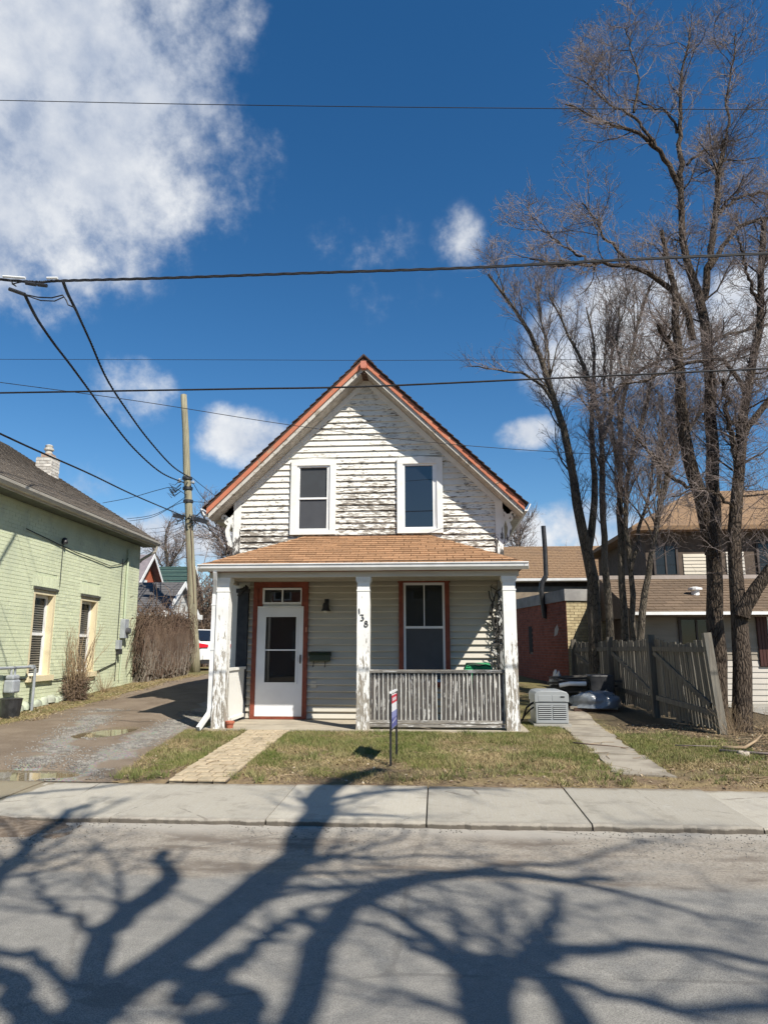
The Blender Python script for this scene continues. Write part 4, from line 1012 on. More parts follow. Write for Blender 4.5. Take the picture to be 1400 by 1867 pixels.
# short hump of a board lying left of the post and the wood scraps in front of the wall
def lump_mesh(name, m, parent, c, rx, ry, rz, seed, amp=.25, freq=2.0, nu=34, nv=16, flat=.0):
    V, F = [], []
    for j in range(nv + 1):
        ph = math.pi / 2 * j / nv
        for i in range(nu):
            a = 2 * math.pi * i / nu; d = Vector((math.cos(a) * math.cos(ph), math.sin(a) * math.cos(ph), math.sin(ph)))
            sq = 1 / max(abs(d.x), abs(d.y), abs(d.z), .001) ** .45
            q = sq * (1 + amp * mnoise.noise(d * freq + Vector((seed, 0, 0))) + amp * .45 * mnoise.noise(d * freq * 3 + Vector((0, seed, 0))))
            V.append((c[0] + d.x * rx * q, c[1] + d.y * ry * q, c[2] + d.z * rz * q))
    for j in range(nv):
        for i in range(nu): F.append((j * nu + i, j * nu + (i + 1) % nu, (j + 1) * nu + (i + 1) % nu, (j + 1) * nu + i))
    return np_mesh(name, V, F, m, parent, True)
def build_junk():
    tm = mat('grey_tarp', (.20, .225, .25), (.15, .17, .195), 3, .22, .6, 5, spec=.6, dist=.03)
    t = thing('tarp_bundle', 'low bundle wrapped in shiny grey tarp beside the wooden fence', 'tarp', (3.2, 15.2, .33))
    lump_mesh('tarp', tm, t, (3.22, 15.3, .40), .50, .42, .30, 3.1, .22)
    MB().beam((2.68, 15.05, .40), (3.6, 14.98, .40), .05, .05).build('board_edge', mat('scrap_wood', (.33, .30, .25), (.22, .2, .16), 9, .9, stretch=(.4, 4, 4)), t)
    MB().box(2.75, 3.6, 15.0, 15.6, .31, .40).build('pallet', mat('dark_timber', (.06,) * 3), t)
    s = thing('scrap_stack', 'stack of dark scrap boards and metal piled behind the grey tarp', 'scrap', (3.1, 16.0, .35))
    rng = random.Random(4); sm = mat('scrap_board', (.10, .095, .085), (.045, .042, .04), 7, .8, stretch=(.4, 3, 3), rnd=.6)
    for k in range(16):
        z = .37 + .045 * k * .9; a = rng.uniform(-.12, .12); c = Vector((3.05 + rng.uniform(-.12, .2), 16.1 + rng.uniform(-.15, .15), z)); d = Vector((math.cos(a), math.sin(a), rng.uniform(-.05, .05))) * rng.uniform(.45, .72)
        MB().beam(c - d, c + d, rng.uniform(.08, .2), .038).build('scrap_board', sm, s)
    MB().box(3.25, 3.75, 15.75, 16.3, .35, 1.02).build('black_box', dark_metal, s, bevel=.03)
    MB().tube([(2.6, 15.75, .80), (2.8, 15.7, .84), (3.15, 15.72, .84)], .045, 8).build('white_pipe', white_metal, s)
    lump_mesh('plastic_bag', mat('pale_plastic', (.50, .50, .48), (.38, .38, .36), 4, .35, .6, 6, dist=.03), None, (2.62, 16.2, .37), .16, .16, .62, 9, .35, 2.5)
    tag(bpy.data.objects['plastic_bag'], 'crumpled pale plastic bag standing left of the scrap stack', 'bag')
build_junk()

wood_grey = mat('weathered_fence', (.175, .158, .128), (.11, .098, .08), 5, .9, .4, 30, stretch=(5, 5, .35), rnd=.35, c3=(.115, .11, .095), s3=2)
def build_fence():
    f = thing('wooden_fence', 'leaning weathered grey picket fence with diagonal braces below the big trees', 'fence', (4.2, 14.5, .3))
    posts = [Vector((4.50, 12.02)), Vector((4.17, 14.35)), Vector((3.90, 16.6)), Vector((3.52, 19.0))]
    tops = [1.83, 1.84, 1.83, 1.80]; leans = [Vector((-.10, .10)), Vector((-.02, .0)), Vector((0, 0)), Vector((.02, 0))]
    for p, t, l in zip(posts, tops, leans):
        g = ground_h(p.x, p.y)
        MB().beam((p.x, p.y, g - .1), (p.x + l.x, p.y + l.y, t), .12, .12, (1, 0, 0)).build('post', wood_grey, f)
    me = MB().box(-.008, .008, -.045, .045, 0, 1).mesh('picket', wood_grey)
    for k in range(3):
        a, b = posts[k], posts[k + 1]; d = b - a; Ld = d.length; d.normalize(); side = Vector((d.y, -d.x))          # +x side
        ang = math.atan2(d.y, d.x) - math.pi / 2; ta, tb = tops[k], tops[k + 1]; la, lb = leans[k], leans[k + 1]
        n = int(Ld / .103)
        for i in range(1, n):
            q = a + d * (Ld * i / n); h0 = ground_h(q.x, q.y) + .06 + random.uniform(-.03, .04); u = i / n
            sagz = -.10 * math.sin(math.pi * u) * (1 if k == 0 else .4)
            h1 = ta * (1 - u) + tb * u - .06 + sagz + random.uniform(-.025, .02)
            if random.random() < .04: h0 += .12
            le = la * (1 - u) + lb * u; o = side * .045
            ob = link('picket', me, f, (q.x + o.x, q.y + o.y, h0), (math.atan2(-le.y, 1.6) * 1.0 + random.uniform(-.006, .006), math.atan2(le.x, 1.6) + random.uniform(-.006, .006), ang + random.uniform(-.05, .05)))
            ob.scale = (1, random.uniform(.85, 1.02), h1 - h0)
        def rp(u, z):
            q = a + d * (Ld * u); le = (la * (1 - u) + lb * u) * (z / 1.8); return (q.x + le.x + side.x * .010, q.y + le.y + side.y * .010, z)
        MB().beam(rp(.02, ta - .27), rp(.98, tb - .27), .04, .09).build('rail', wood_grey, f)
        ga, gb = ground_h(*a), ground_h(*b)
        MB().beam(rp(.02, ga + .30), rp(.98, gb + .36), .04, .09).build('rail', wood_grey, f)
        MB().beam(rp(.05, ga + .42) if k != 0 else rp(.10, ga + .42), rp(.97, tb - .34), .038, .085).build('brace', wood_grey, f)
build_fence()

# ---- bricks
def brick_field(parent, m, org, U, Nrm, L, H, bl, bh, openings=(), n_parts=300, prefer=None, depth=.018, jit=.003, name='brick', gap=.010):
    """running bond; org lower corner (local), U along, Nrm outwards; the bricks preferred by prefer(u, z) are single parts, the rest one mesh"""
    U = Vector(U); Nrm = Vector(Nrm); org = Vector(org); ang = math.atan2(U.y, U.x); items = []; r = 0; z = bh / 2
    while z < H:
        u = -bl / 2 if r % 2 else 0.0
        while u < L - .02:
            segs = [(max(u, 0), min(u + bl - gap, L))]
            for o in openings:
                if o[2] < z + bh / 2 - .01 and o[3] > z - bh / 2 + .01:
                    segs = [q for a, b in segs for q in (((a, min(b, o[0])), (max(a, o[1]), b)) if (a < o[1] and b > o[0]) else ((a, b),))]
            items += [((a + b) / 2, z, b - a) for a, b in segs if b - a > .03]
            u += bl
        z += bh; r += 1
    if prefer: items.sort(key=lambda k: -prefer(k[0], k[1]))
    cache = {}; rest = MB()
    for k, (u, zz, w) in enumerate(items):
        c = org + U * u + Vector((0, 0, zz)) + Nrm * random.uniform(-jit, jit)
        if k < n_parts:
            key = round(w, 2)
            if key not in cache:
                cache[key] = MB().box(-key / 2, key / 2, -depth, depth, -(bh - gap) / 2, (bh - gap) / 2).mesh(name, m)
            link(name, cache[key], parent, c, (0, 0, ang + random.uniform(-.006, .006)))
        else:
            rest.obox(c, (w, depth * 2, bh - gap), Matrix.Rotation(ang, 3, 'Z'))
    if rest.v: tag(rest.build('small_bricks', m, parent), kind='stuff')

red_brick = mat('red_brick', (.29, .10, .068), (.19, .065, .045), 7, .9, .3, 60, rnd=.3)
def build_outbuilding():
    t = thing('brick_outbuilding', 'flat roofed red brick outbuilding behind the tarp and fence', 'outbuilding', (3.58, 20.0, .0), R(11), local=True)
    core = MB().box(.02, 3.2, .02, 4.6, .4, 2.86).build('wall', mat('mortar', (.22, .19, .17), (.17, .15, .13), 20, .95), t)
    win = (1.55, 1.95, 1.45, 2.15)
    brick_field(core, red_brick, (.012, 4.6, .45), (0, -1, 0), (-1, 0, 0), 4.6, 2.4, .225, .078, [(4.6 - 3.3, 4.6 - 2.95, 1.0, 1.8)], 300, lambda u, z: u)
    MB().box(-.006, .03, 2.95, 3.3, 1.45, 2.25).build('window', dark_inside, t)
    brick_field(core, mat('yellow_brick', (.45, .38, .23), (.36, .29, .17), 8, .9, .3, 60, rnd=.25), (0, .012, .45), (1, 0, 0), (0, -1, 0), 3.2, 2.4, .225, .078, (), 130, lambda u, z: -u)
    MB().box(-.05, 3.25, -.05, 4.65, 2.86, 3.18).build('parapet', parge, t)
    MB().add([(-.012, 1.0, 1.9), (-.012, .75, 1.95), (-.012, .62, 2.1), (-.012, .72, 2.24), (-.012, .92, 2.12)], [(0, 1, 2, 3, 4)]).build('paint_patch', mat('paint_patch', (.5, .47, .43), (.42, .4, .36), 9, .9), t)
    MB().add([(-.012, 1.0, 1.9), (-.002, .9, 1.9), (-.012, .8, 2.0)], [(0, 1, 2)])
    s = thing('stove_pipe', 'tall thin black stove pipe above the brick outbuilding', 'pipe', (3.2, 21.6, 2.2))
    p = [at(993, 1125, 21.6), at(986, 1075, 21.5), at(988, 1062, 21.5), at(995, 1050, 21.5), at(993, 1000, 21.5), at(990, 959, 21.5)]
    MB().tube([p[0] + Vector((.05, 0, 0)), p[0], p[1], p[2]], .075, 10).tube([p[2], p[3]], .075, 10).tube([p[3], p[4], p[5]], .07, 10).build('flue', dark_metal, s)
build_outbuilding()

# ---- generic gabled block
def gable_block(t, x0, x1, y0, y1, zb, ze, zr, axis, wall_m, roof_m, over=.25, rake=.2, thick=.12, trim=None, shingle=None):
    """ridge along axis"""
    b = MB()
    if axis == 'x':
        c = (y0 + y1) / 2; b.prism([(y0, zb), (y1, zb), (y1, ze), (c, zr), (y0, ze)], 'x', x0, x1); ax = 'x'; e0, e1 = x0 - rake, x1 + rake; lo, hi = y0, y1
    else:
        c = (x0 + x1) / 2; b.prism([(x0, zb), (x1, zb), (x1, ze), (c, zr), (x0, ze)], 'y', y0, y1); ax = 'y'; e0, e1 = y0 - rake, y1 + rake; lo, hi = x0, x1
    w = b.build('wall', wall_m, t); sl = (zr - ze) / (c - lo)
    for s, edge in ((-1, lo), (1, hi)):
        q = edge + s * over; zq = ze - over * sl
        rf = MB().prism([(c, zr + .02), (q, zq + .02), (q, zq + .02 + thick), (c, zr + .02 + thick)], ax, e0, e1).build('roof', roof_m, t)
        if trim:
            for e, f in ((e0 - .03, e0 - .002), (e1 + .002, e1 + .03)):
                MB().prism([(c, zr - .08), (q, zq - .08), (q, zq + .05 + thick), (c, zr + .05 + thick)], ax, e, f).build('rake_board', trim, t)
            MB().prism([(q, zq - .05), (q + s * .09, zq - .0), (q + s * .10, zq + .10), (q, zq + .10)], ax, e0, e1).build('gutter', trim, t)
        if shingle and s == shingle[0]:
            # courses as real steps on the visible slope
            L = math.hypot(c - lo + over, zr - ze + over * sl); n = int(L / shingle[1]); jb = MB()
            P0 = Vector((e0, q, zq + .02 + thick)) if axis == 'x' else Vector((q, e0, zq + .02 + thick))
            U = Vector((1, 0, 0)) if axis == 'x' else Vector((0, 1, 0)); Vv = (Vector((0, c - q, zr - zq)) if axis == 'x' else Vector((c - q, 0, zr - zq))).normalized()
            shingle_face(rf, roof_m, P0, U, Vv, lambda v, L=L, W=e1 - e0: L if v is None else (0, W), shingle[1], shingle[2], joined=jb)
            tag(jb.build('shingles', roof_m, rf), kind='stuff')
    return w

tan_roof_far = mat('tan_roof_weathered', (.27, .175, .10), (.19, .122, .072), 22, .95, .6, 60, c3=(.19, .125, .078), s3=1.5)
brown_roof = mat('brown_roof', (.15, .108, .075), (.11, .08, .055), 30, .95, .4, 90)
sunlit_siding2 = mat('sunlit_cream_vinyl', (.56, .51, .42), (.50, .455, .37), 3, .6, stretch=(.4, 1, 3))
brown_stucco = mat('brown_stucco', (.115, .088, .068), (.085, .066, .052), 6, .9, .3, 40)
white_siding2 = mat('white_vinyl', (.48, .445, .395), (.43, .40, .355), 3, .6, stretch=(.4, 1, 3))
def siding_rows(parent, m, x0, x1, y, z0, z1, exp, openings=(), name='siding_board'):
    z = z0
    while z < z1 - .02:
        zz = min(z + exp, z1); xs = x0
        for o in sorted(openings):
            if o[2] < zz - .01 and o[3] > z + .01:
                if o[0] - xs > .03: MB().prism([(y + .02, z), (y - .018, z), (y, zz), (y + .02, zz)], 'x', xs, o[0]).build(name, m, parent)
                xs = o[1]
        if x1 - xs > .03: MB().prism([(y + .02, z), (y - .018, z), (y, zz), (y + .02, zz)], 'x', xs, x1).build(name, m, parent)
        z += exp
def simple_window(parent, x0, x1, z0, z1, y, fm, gm=None, mull=True):
    w = ring(x0, x1, z0, z1, .06, y - .05, y + .04).build('window', fm, parent)
    MB().box(x0 + .06, x1 - .06, y - .01, y, z0 + .06, z1 - .06).build('pane', gm or dark_glass, w)
    if mull: MB().box((x0 + x1) / 2 - .02, (x0 + x1) / 2 + .02, y - .04, y - .012, z0 + .06, z1 - .06).build('mullion', fm, w)
    return w
def build_tan_house():
    t = thing('tan_house', 'long low tan house with shutters and a brown shingled roof behind the trees', 'house', (8, 18, .3))
    ops = [(5.72, 6.55, 1.25, 2.30), (7.75, 8.75, 1.15, 2.32), (10.2, 11.2, 1.2, 2.3)]
    wall = MB().box(4.75, 15, 17.52, 24, .1, 2.5).build('wall', brown_stucco, t)
    siding_rows(wall, white_siding2, 4.75, 15, 17.5, .25, 1.30, .13, ops); siding_rows(wall, mat('shaded_vinyl', (.27, .235, .19), (.23, .20, .16), 3, .6, stretch=(.4, 1, 3)), 4.75, 15, 17.5, 1.31, 2.36, .13, ops)  # upper boards darker: shade of eave and trees put into the colour
    for o in ops: simple_window(t, *o, 17.5, mat('dark_frame', (.05, .04, .035), (.07, .055, .05), 5, .6) if o[0] < 7 else white_metal)
    for x in (7.50, 8.77, 9.95, 11.2):
        sh = MB().box(x, x + .23, 17.455, 17.478, 1.15, 2.32).build('shutter', mat('shutter_brown', (.06, .022, .018), (.05, .02, .015), 4, .5), t)
        for k in range(3): MB().box(x + .012 + .073 * k, x + .075 + .073 * k, 17.442, 17.456, 1.17, 2.30).build('shutter_plank', MATS['shutter_brown'], sh)
    # low roof
    A = Vector((4.55, 17.15, 2.46)); up = Vector((0, 20.2 - 16.95, 3.44 - 2.375)); L = up.length; upn = up.normalized()
    rf = MB().add([(4.55, 16.95, 2.375), (15.2, 16.95, 2.375), (15.2, 20.2, 3.44), (4.55, 20.2, 3.44), (4.55, 16.95, 2.30), (15.2, 16.95, 2.30), (15.2, 20.2, 2.30), (4.55, 20.2, 2.30)],
                  [(0, 1, 2, 3), (0, 4, 5, 1), (4, 7, 6, 5), (0, 3, 7, 4), (1, 5, 6, 2), (2, 6, 7, 3)]).build('roof', brown_roof, t)
    rows = mat('brown_shingle', (.185, .132, .09), (.13, .094, .064), 40, .95, .4, 120, rnd=.3)
    jb = MB(); shingle_face(rf, rows, Vector((4.55, 16.93, 2.378)), Vector((1, 0, 0)), upn, lambda v: L if v is None else (0, 10.65), .26, .42, stagger=.4)
    MB().box(4.5, 15.3, 16.85, 16.93, 2.33, 2.40).build('gutter', white_metal, t)
    MB().box(4.55, 15.2, 20.18, 20.6, 3.40, 3.56).build('ridge_flashing', mat('flashing', (.36, .31, .28), (.3, .26, .23), 3, .7), t)
    # roof vent
    p = at(1272, 1080, 18.3)
    MB().lathe([(.10, 0), (.10, .12), (.17, .14), (.17, .19), (.05, .22)], (p.x, 18.5, 2.88), 14).build('roof_vent', white_metal, t)
    # upper storey
    u = MB().box(6.1, 15, 21.0, 27, 3.3, 5.0).build('upper_wall', brown_stucco, t)
    siding_rows(u, sunlit_siding2, 7.15, 7.85, 20.985, 3.56, 4.25, .10); siding_rows(u, white_siding2, 8.35, 8.85, 20.985, 3.56, 4.3, .10)  # pale boards only at the sun patches, sunlight put into their colour
    simple_window(t, 9.2, 10.2, 3.6, 4.6, 20.99, mat('dark_frame', (.05,) * 3)); simple_window(t, 6.3, 7.0, 3.6, 4.55, 20.99, mat('dark_frame', (.05,) * 3))
    e = 5.02; o = .45
    MB().add([(6.1 - o, 21 - o, e), (15 + o, 21 - o, e), (15 + o, 27 + o, e), (6.1 - o, 27 + o, e), (8.6, 24, 6.75), (12.6, 24, 6.75), (6.1 - o, 21 - o, e - .12), (15 + o, 21 - o, e - .12), (15 + o, 27 + o, e - .12), (6.1 - o, 27 + o, e - .12)],
             [(0, 1, 5, 4), (1, 2, 5), (2, 3, 4, 5), (3, 0, 4), (0, 6, 7, 1), (1, 7, 8, 2), (2, 8, 9, 3), (3, 9, 6, 0), (6, 9, 8, 7)]).build('upper_roof', tan_roof_far, t)
build_tan_house()
def build_far_house():
    t = thing('long_tan_roof_house', 'house with a long tan shingled roof and brown walls beyond the brick outbuilding', 'house', (6, 32, .7))
    gable_block(t, 2.6, 8.6, 30.3, 36.3, .5, 4.5, 6.1, 'x', brown_stucco, tan_roof_far, .35, .1, .1, white_metal, (-1, .2, .3))
    MB().box(2.6, 8.6, 30.2, 30.29, 3.2, 4.1).build('band', mat('tan_band', (.26, .21, .15), (.2, .16, .12), 4, .8), t)
    MB().tube([(3.05, 29.86, 4.3), (3.05, 30.15, 4.0), (3.05, 30.2, 2.6)], .06, 8).build('downspout', dark_metal, t)
    MB().box(3.3, 3.7, 30.05, 30.2, 2.72, 3.1).build('wall_box', white_metal, t)
build_far_house()

# ================================================================== LEFT SIDE
green_brick = mat('green_painted_brick', (.63, .67, .47), (.58, .62, .43), 2.2, .75, .35, 50, rnd=.12, c3=(.52, .56, .40), s3=1.3)
green_mortar = mat('green_painted_mortar', (.58, .63, .43), (.53, .58, .39), 6, .85, .3)
cream_wood = mat('cream_trim', (.66, .57, .38), (.60, .52, .34), 3, .6)
grey_shingle = mat('grey_brown_shingle', (.30, .26, .215), (.19, .165, .14), 45, .95, .5, 150, c3=(.20, .17, .14), s3=3)
def build_green_house():
    t = thing('green_house', 'pale green painted brick house with two cream framed windows on the left', 'house', (-8.3, 19.4, 0), R(2.2), local=True)
    wins = [(-5.55, -4.62, 1.02, 2.80), (-3.45, -2.50, 1.02, 2.80)]
    WT = 4.40; L = 9.6
    core = MB(); ys = [-9.6] + [k for w in wins for k in (w[0], w[1])] + [0]
    # wall with real openings
    for a, b in zip(ys[::2], ys[1::2]): core.box(-.25, -.006, a, b, .0, WT)
    for w in wins: core.box(-.25, -.006, w[0], w[1], 0, w[2]).box(-.25, -.006, w[0], w[1], w[3], WT)
    core.box(-8.2, -.26, -9.58, -.02, 0, WT)
    wall = core.build('wall', green_mortar, t)
    ops = [(L + w[0] - .0, L + w[1] + .0, w[2] - .12 - .45, w[3] + .26 - .45) for w in wins]
    brick_field(wall, green_brick, (-.014, -L, .45), (0, 1, 0), (1, 0, 0), L, WT - .45, .215, .074, ops, 300, lambda u, z: -abs(u - 6.2) - .6 * abs(z - 1.3), depth=.016, jit=.0025, gap=.007)
    # far end wall bricks hint and stone footing
    st = mat('painted_rubble', (.42, .47, .36), (.30, .31, .26), 5, .9, .4, 20, rnd=.3); rng = random.Random(6); y = -7.2
    while y < -4.2:
        w = rng.uniform(.16, .4); h = rng.uniform(.12, .22); ob = lump_mesh('footing_stone', st, t, (0, 0, 0), w / 2, .09, h * .8, rng.random() * 50, .2, 1.5, 12, 5); ob.location = (.0, y + w / 2, .33 + rng.uniform(-.03, .02) + .045 * (y + 7.2)); ob.rotation_euler = (0, 0, math.pi / 2); y += w * .95
    for a, b, z0, z1 in wins:
        # soldier course above
        sc = MB().box(-.02, -.005, a - .10, b + .10, z1 + .02, z1 + .26).build('lintel', green_mortar, t)
        me = MB().box(-.012, .012, -.031, .031, -.11, .11).mesh('brick', green_brick); n = int((b - a + .2) / .072)
        for i in range(n): link('brick', me, sc, (-.009, a - .07 + .072 * i, z1 + .14))
        MB().box(-.02, .035, a - .04, b + .04, z1 - .035, z1 + .015).build('drip_board', mat('dark_drip', (.09, .09, .075), (.06, .06, .05), 5, .7), t)
        fr = MB().box(-.20, -.005, a, a + .085, z0, z1 - .035).box(-.20, -.005, b - .085, b, z0, z1 - .035).box(-.20, -.005, a + .085, b - .085, z1 - .13, z1 - .036).build('window', cream_wood, t)
        MB().box(-.22, .075, a - .05, b + .05, z0 - .10, z0 + .012).build('sill', cream_wood, fr)
        zm = (z0 + z1) / 2 - .04
        sash = MB().box(-.165, -.13, a + .085, a + .135, z0, z1 - .13).box(-.165, -.13, b - .15, b - .085, z0, z1 - .13).box(-.165, -.129, a + .135, b - .15, zm - .03, zm + .03).box(-.165, -.131, a + .135, b - .15, z0, z0 + .06).box(-.165, -.131, a + .135, b - .15, z1 - .19, z1 - .13).build('sash', white_metal, fr)
        MB().quad((-.15, a + .1, z0 + .05), (-.15, b - .1, z0 + .05), (-.15, b - .1, z1 - .15), (-.15, a + .1, z1 - .15)).build('pane', glass_mat('house_pane', (.95, .95, .95), .2, (.03, .03, .035), .9) if 'house_pane' not in MATS else MATS['house_pane'], fr)
        me = MB().add([(-.012, -.5, 0), (-.012, .5, 0), (.012, .5, .022), (.012, -.5, .022)], [(0, 1, 2, 3)]).mesh('blind_slat', mat('blind_white', (.80, .80, .78), (.76, .76, .74), 3, .6)); z = z0 + .08
        while z < z1 - .34:
            o = link('blind_slat', me, fr, (-.175, (a + b) / 2, z)); o.scale = (1, b - a - .2, 1); z += .048
        MB().quad((-.245, a, z0), (-.245, b, z0), (-.245, b, z1), (-.245, a, z1)).build('interior', dark_inside, fr)
    # roof
    ez, ex, pitch = 4.50, .36, .62; rx = -4.3; rz = ez + pitch * (ex - rx)
    rf = MB().prism([(ex, ez), (rx, rz), (rx, rz + .10), (ex, ez + .10)], 'y', -10.0, .28).build('roof', grey_shingle, t)
    MB().prism([(rx, rz), (-8.6, ez), (-8.6, ez + .10), (rx, rz + .10)], 'y', -10.0, .28).build('roof', grey_shingle, t)
    MB().prism([(-.0, WT), (-8.2, WT), (rx, rz - .12)], 'y', -9.5, -.02).build('gable_wall', green_mortar, t)
    upn = Vector((rx - ex, 0, rz - ez)).normalized(); Lr = math.hypot(rx - ex, rz - ez); jb = MB()
    shingle_face(rf, grey_shingle, Vector((ex + .03, .30, ez + .085)), Vector((0, -1, 0)), upn, lambda v: Lr if v is None else (0, 9.0), .14, .30, joined=jb)
    tag(jb.build('shingles', grey_shingle, rf), kind='stuff')
    MB().box(-.02, ex - .02, -10, .20, ez - .10, ez - .08).build('soffit', mat('grey_soffit', (.13, .14, .11), (.10, .11, .09), 3, .8), t)
    MB().prism([(ex - .02, ez - .10), (ex, ez - .10), (ex, ez + .05), (ex - .02, ez + .05)], 'y', -10, .25).build('fascia', mat('beige_fascia', (.48, .45, .39), (.42, .39, .34), 3, .6), t)
    MB().prism([(ex + .002, ez - .06), (ex + .07, ez - .06), (ex + .11, ez - .0), (ex + .12, ez + .05), (ex + .105, ez + .05), (ex + .06, ez - .045), (ex + .012, ez - .045), (ex + .012, ez + .04), (ex + .002, ez + .04)], 'y', -10, .28).build('gutter', mat('beige_fascia', WHITE), t)
    MB().tube([(ex + .06, .12, ez - .08), (ex + .02, .14, ez - .22), (-.02, .18, ez - .45), (-.08, .2, ez - .52)], .04, 8).build('downspout', mat('beige_fascia', WHITE), t)
    # chimney of white brick on the slope
    cx, cy = -2.50, -.75; cz = ez + pitch * (ex - cx)
    ch = MB().box(cx - .21, cx + .21, cy - .21, cy + .21, cz - .3, cz + .52).build('chimney', mat('grey_mortar', (.28, .27, .25), (.2, .2, .18), 9, .9), t)
    bm_ = mat('white_brick', (.60, .58, .53), (.42, .39, .35), 6, .85, .3, 40, rnd=.35)
    for (o, U, N_) in (((cx - .22, cy - .218, cz - .1), (1, 0, 0), (0, -1, 0)), ((cx + .218, cy - .22, cz - .3), (0, 1, 0), (1, 0, 0))): brick_field(ch, bm_, o, U, N_, .44, .62 if U[0] else .82, .22, .085, (), 60, None, .014, .004)
    MB().box(cx - .14, cx + .14, cy - .14, cy + .14, cz + .52, cz + .64).build('crown', mat('old_red_brick', (.34, .2, .13), (.4, .36, .31), 12, .9), ch)
    MB().lathe([(.10, 0), (.09, .10), (.13, .12), (.13, .17), (.09, .19), (.11, .25), (.06, .28)], (cx, cy, cz + .64), 14).build('chimney_pot', mat('pale_pot', (.5, .48, .43), (.4, .38, .33), 8, .8), ch)
    MB().prism([(cx + .22, cz - .38), (cx + .40, cz - .28), (cx + .34, cz - .14), (cx + .22, cz - .08)], 'y', cy - .25, cy + .25).build('flashing', grey_metal, ch)
    # electric meter, conduit and cable
    y = -.95
    MB().tube([(.04, y, 4.2), (.05, y, 2.35)], .03, 8).tube([(.04, y, 1.55), (.03, y - .03, .75)], .016, 8).build('conduit', mat('conduit_pale', (.44, .50, .36), (.4, .46, .33), 3, .5), t)
    mt = MB().box(.0, .13, y - .14, y + .14, 1.83, 2.33).build('meter_box', grey_metal, t, bevel=.012)
    MB().lathe([(.085, 0), (.085, .06), (.07, .10)], (0, 0, 0), 16).build('meter_dial', mat('meter_glass', (.05, .05, .055), (.08, .08, .085), 5, .2), mt).matrix_local = Matrix.Translation((.13, y, 2.02)) @ Matrix.Rotation(math.pi / 2, 4, 'Y')
    MB().box(.0, .10, y - .36, y - .16, 1.55, 1.78).build('junction_box', grey_metal, t, bevel=.01)
    MB().box(.02, .14, y - .32, y - .22, 1.42, 1.55).build('junction_plug', dark_metal, t)
    MB().tube([(.03, -6.1, 3.9), (.03, -4.0, 3.72), (.03, -2, 3.62), (.04, -1.2, 3.78), (.05, -.9, 4.0)], .010, 5).build('wall_cable', cable_black, t)
    MB().tube([(.025, -4.55, 3.86), (.028, -4.55, 2.9)], .007, 5).tube([(.025, -1.25, 3.9), (.025, -1.25, .75)], .008, 5).build('wall_cable', cable_black, t)
    MB().tube([(.03, -6.0, 1.0), (.03, -4.4, .92), (.04, -3.6, .95), (.03, -2.4, 1.02), (.03, -1.25, 1.22)], .012, 5).build('wall_cable', cable_black, t)
    MB().lathe([(.06, 0), (.07, .05), (.05, .12), (.02, .14)], (.05, -4.55, 3.82), 10).build('wall_insulator', dark_metal, t)
build_green_house()
def build_gas_meter():
    p = at(13, 1240, 13.0); X = -7.93
    t = thing('gas_meter', 'grey gas meter hung from a pipe against the green wall', 'meter', (X, 13.1, .35))
    pm = grey_metal
    MB().tube([(X, 12.5, 1.22), (X, 13.85, 1.22), (X, 13.88, 1.18), (X, 13.88, .36)], .028, 8).build('pipe', pm, t)
    MB().box(X - .10, X + .10, 13.02, 13.26, .76, 1.0).box(X - .085, X + .085, 13.03, 13.25, 1.0, 1.09).build('meter_body', pm, t, bevel=.03)
    MB().tube([(X, 13.08, 1.09), (X, 13.08, 1.2)], .022, 8).tube([(X, 13.20, 1.09), (X, 13.20, 1.2)], .022, 8).build('riser', pm, t)
    MB().box(X - .05, X + .05, 13.70, 13.76, 1.19, 1.26).build('valve', pm, t)
    b = MB().lathe([(.16, 0), (.19, .32), (.2, .34), (.17, .35)], (-7.80, 12.95, .33), 16).build('black_bucket', dark_metal, None); tag(b, 'black bucket on the verge below the gas meter', 'bucket')
build_gas_meter()

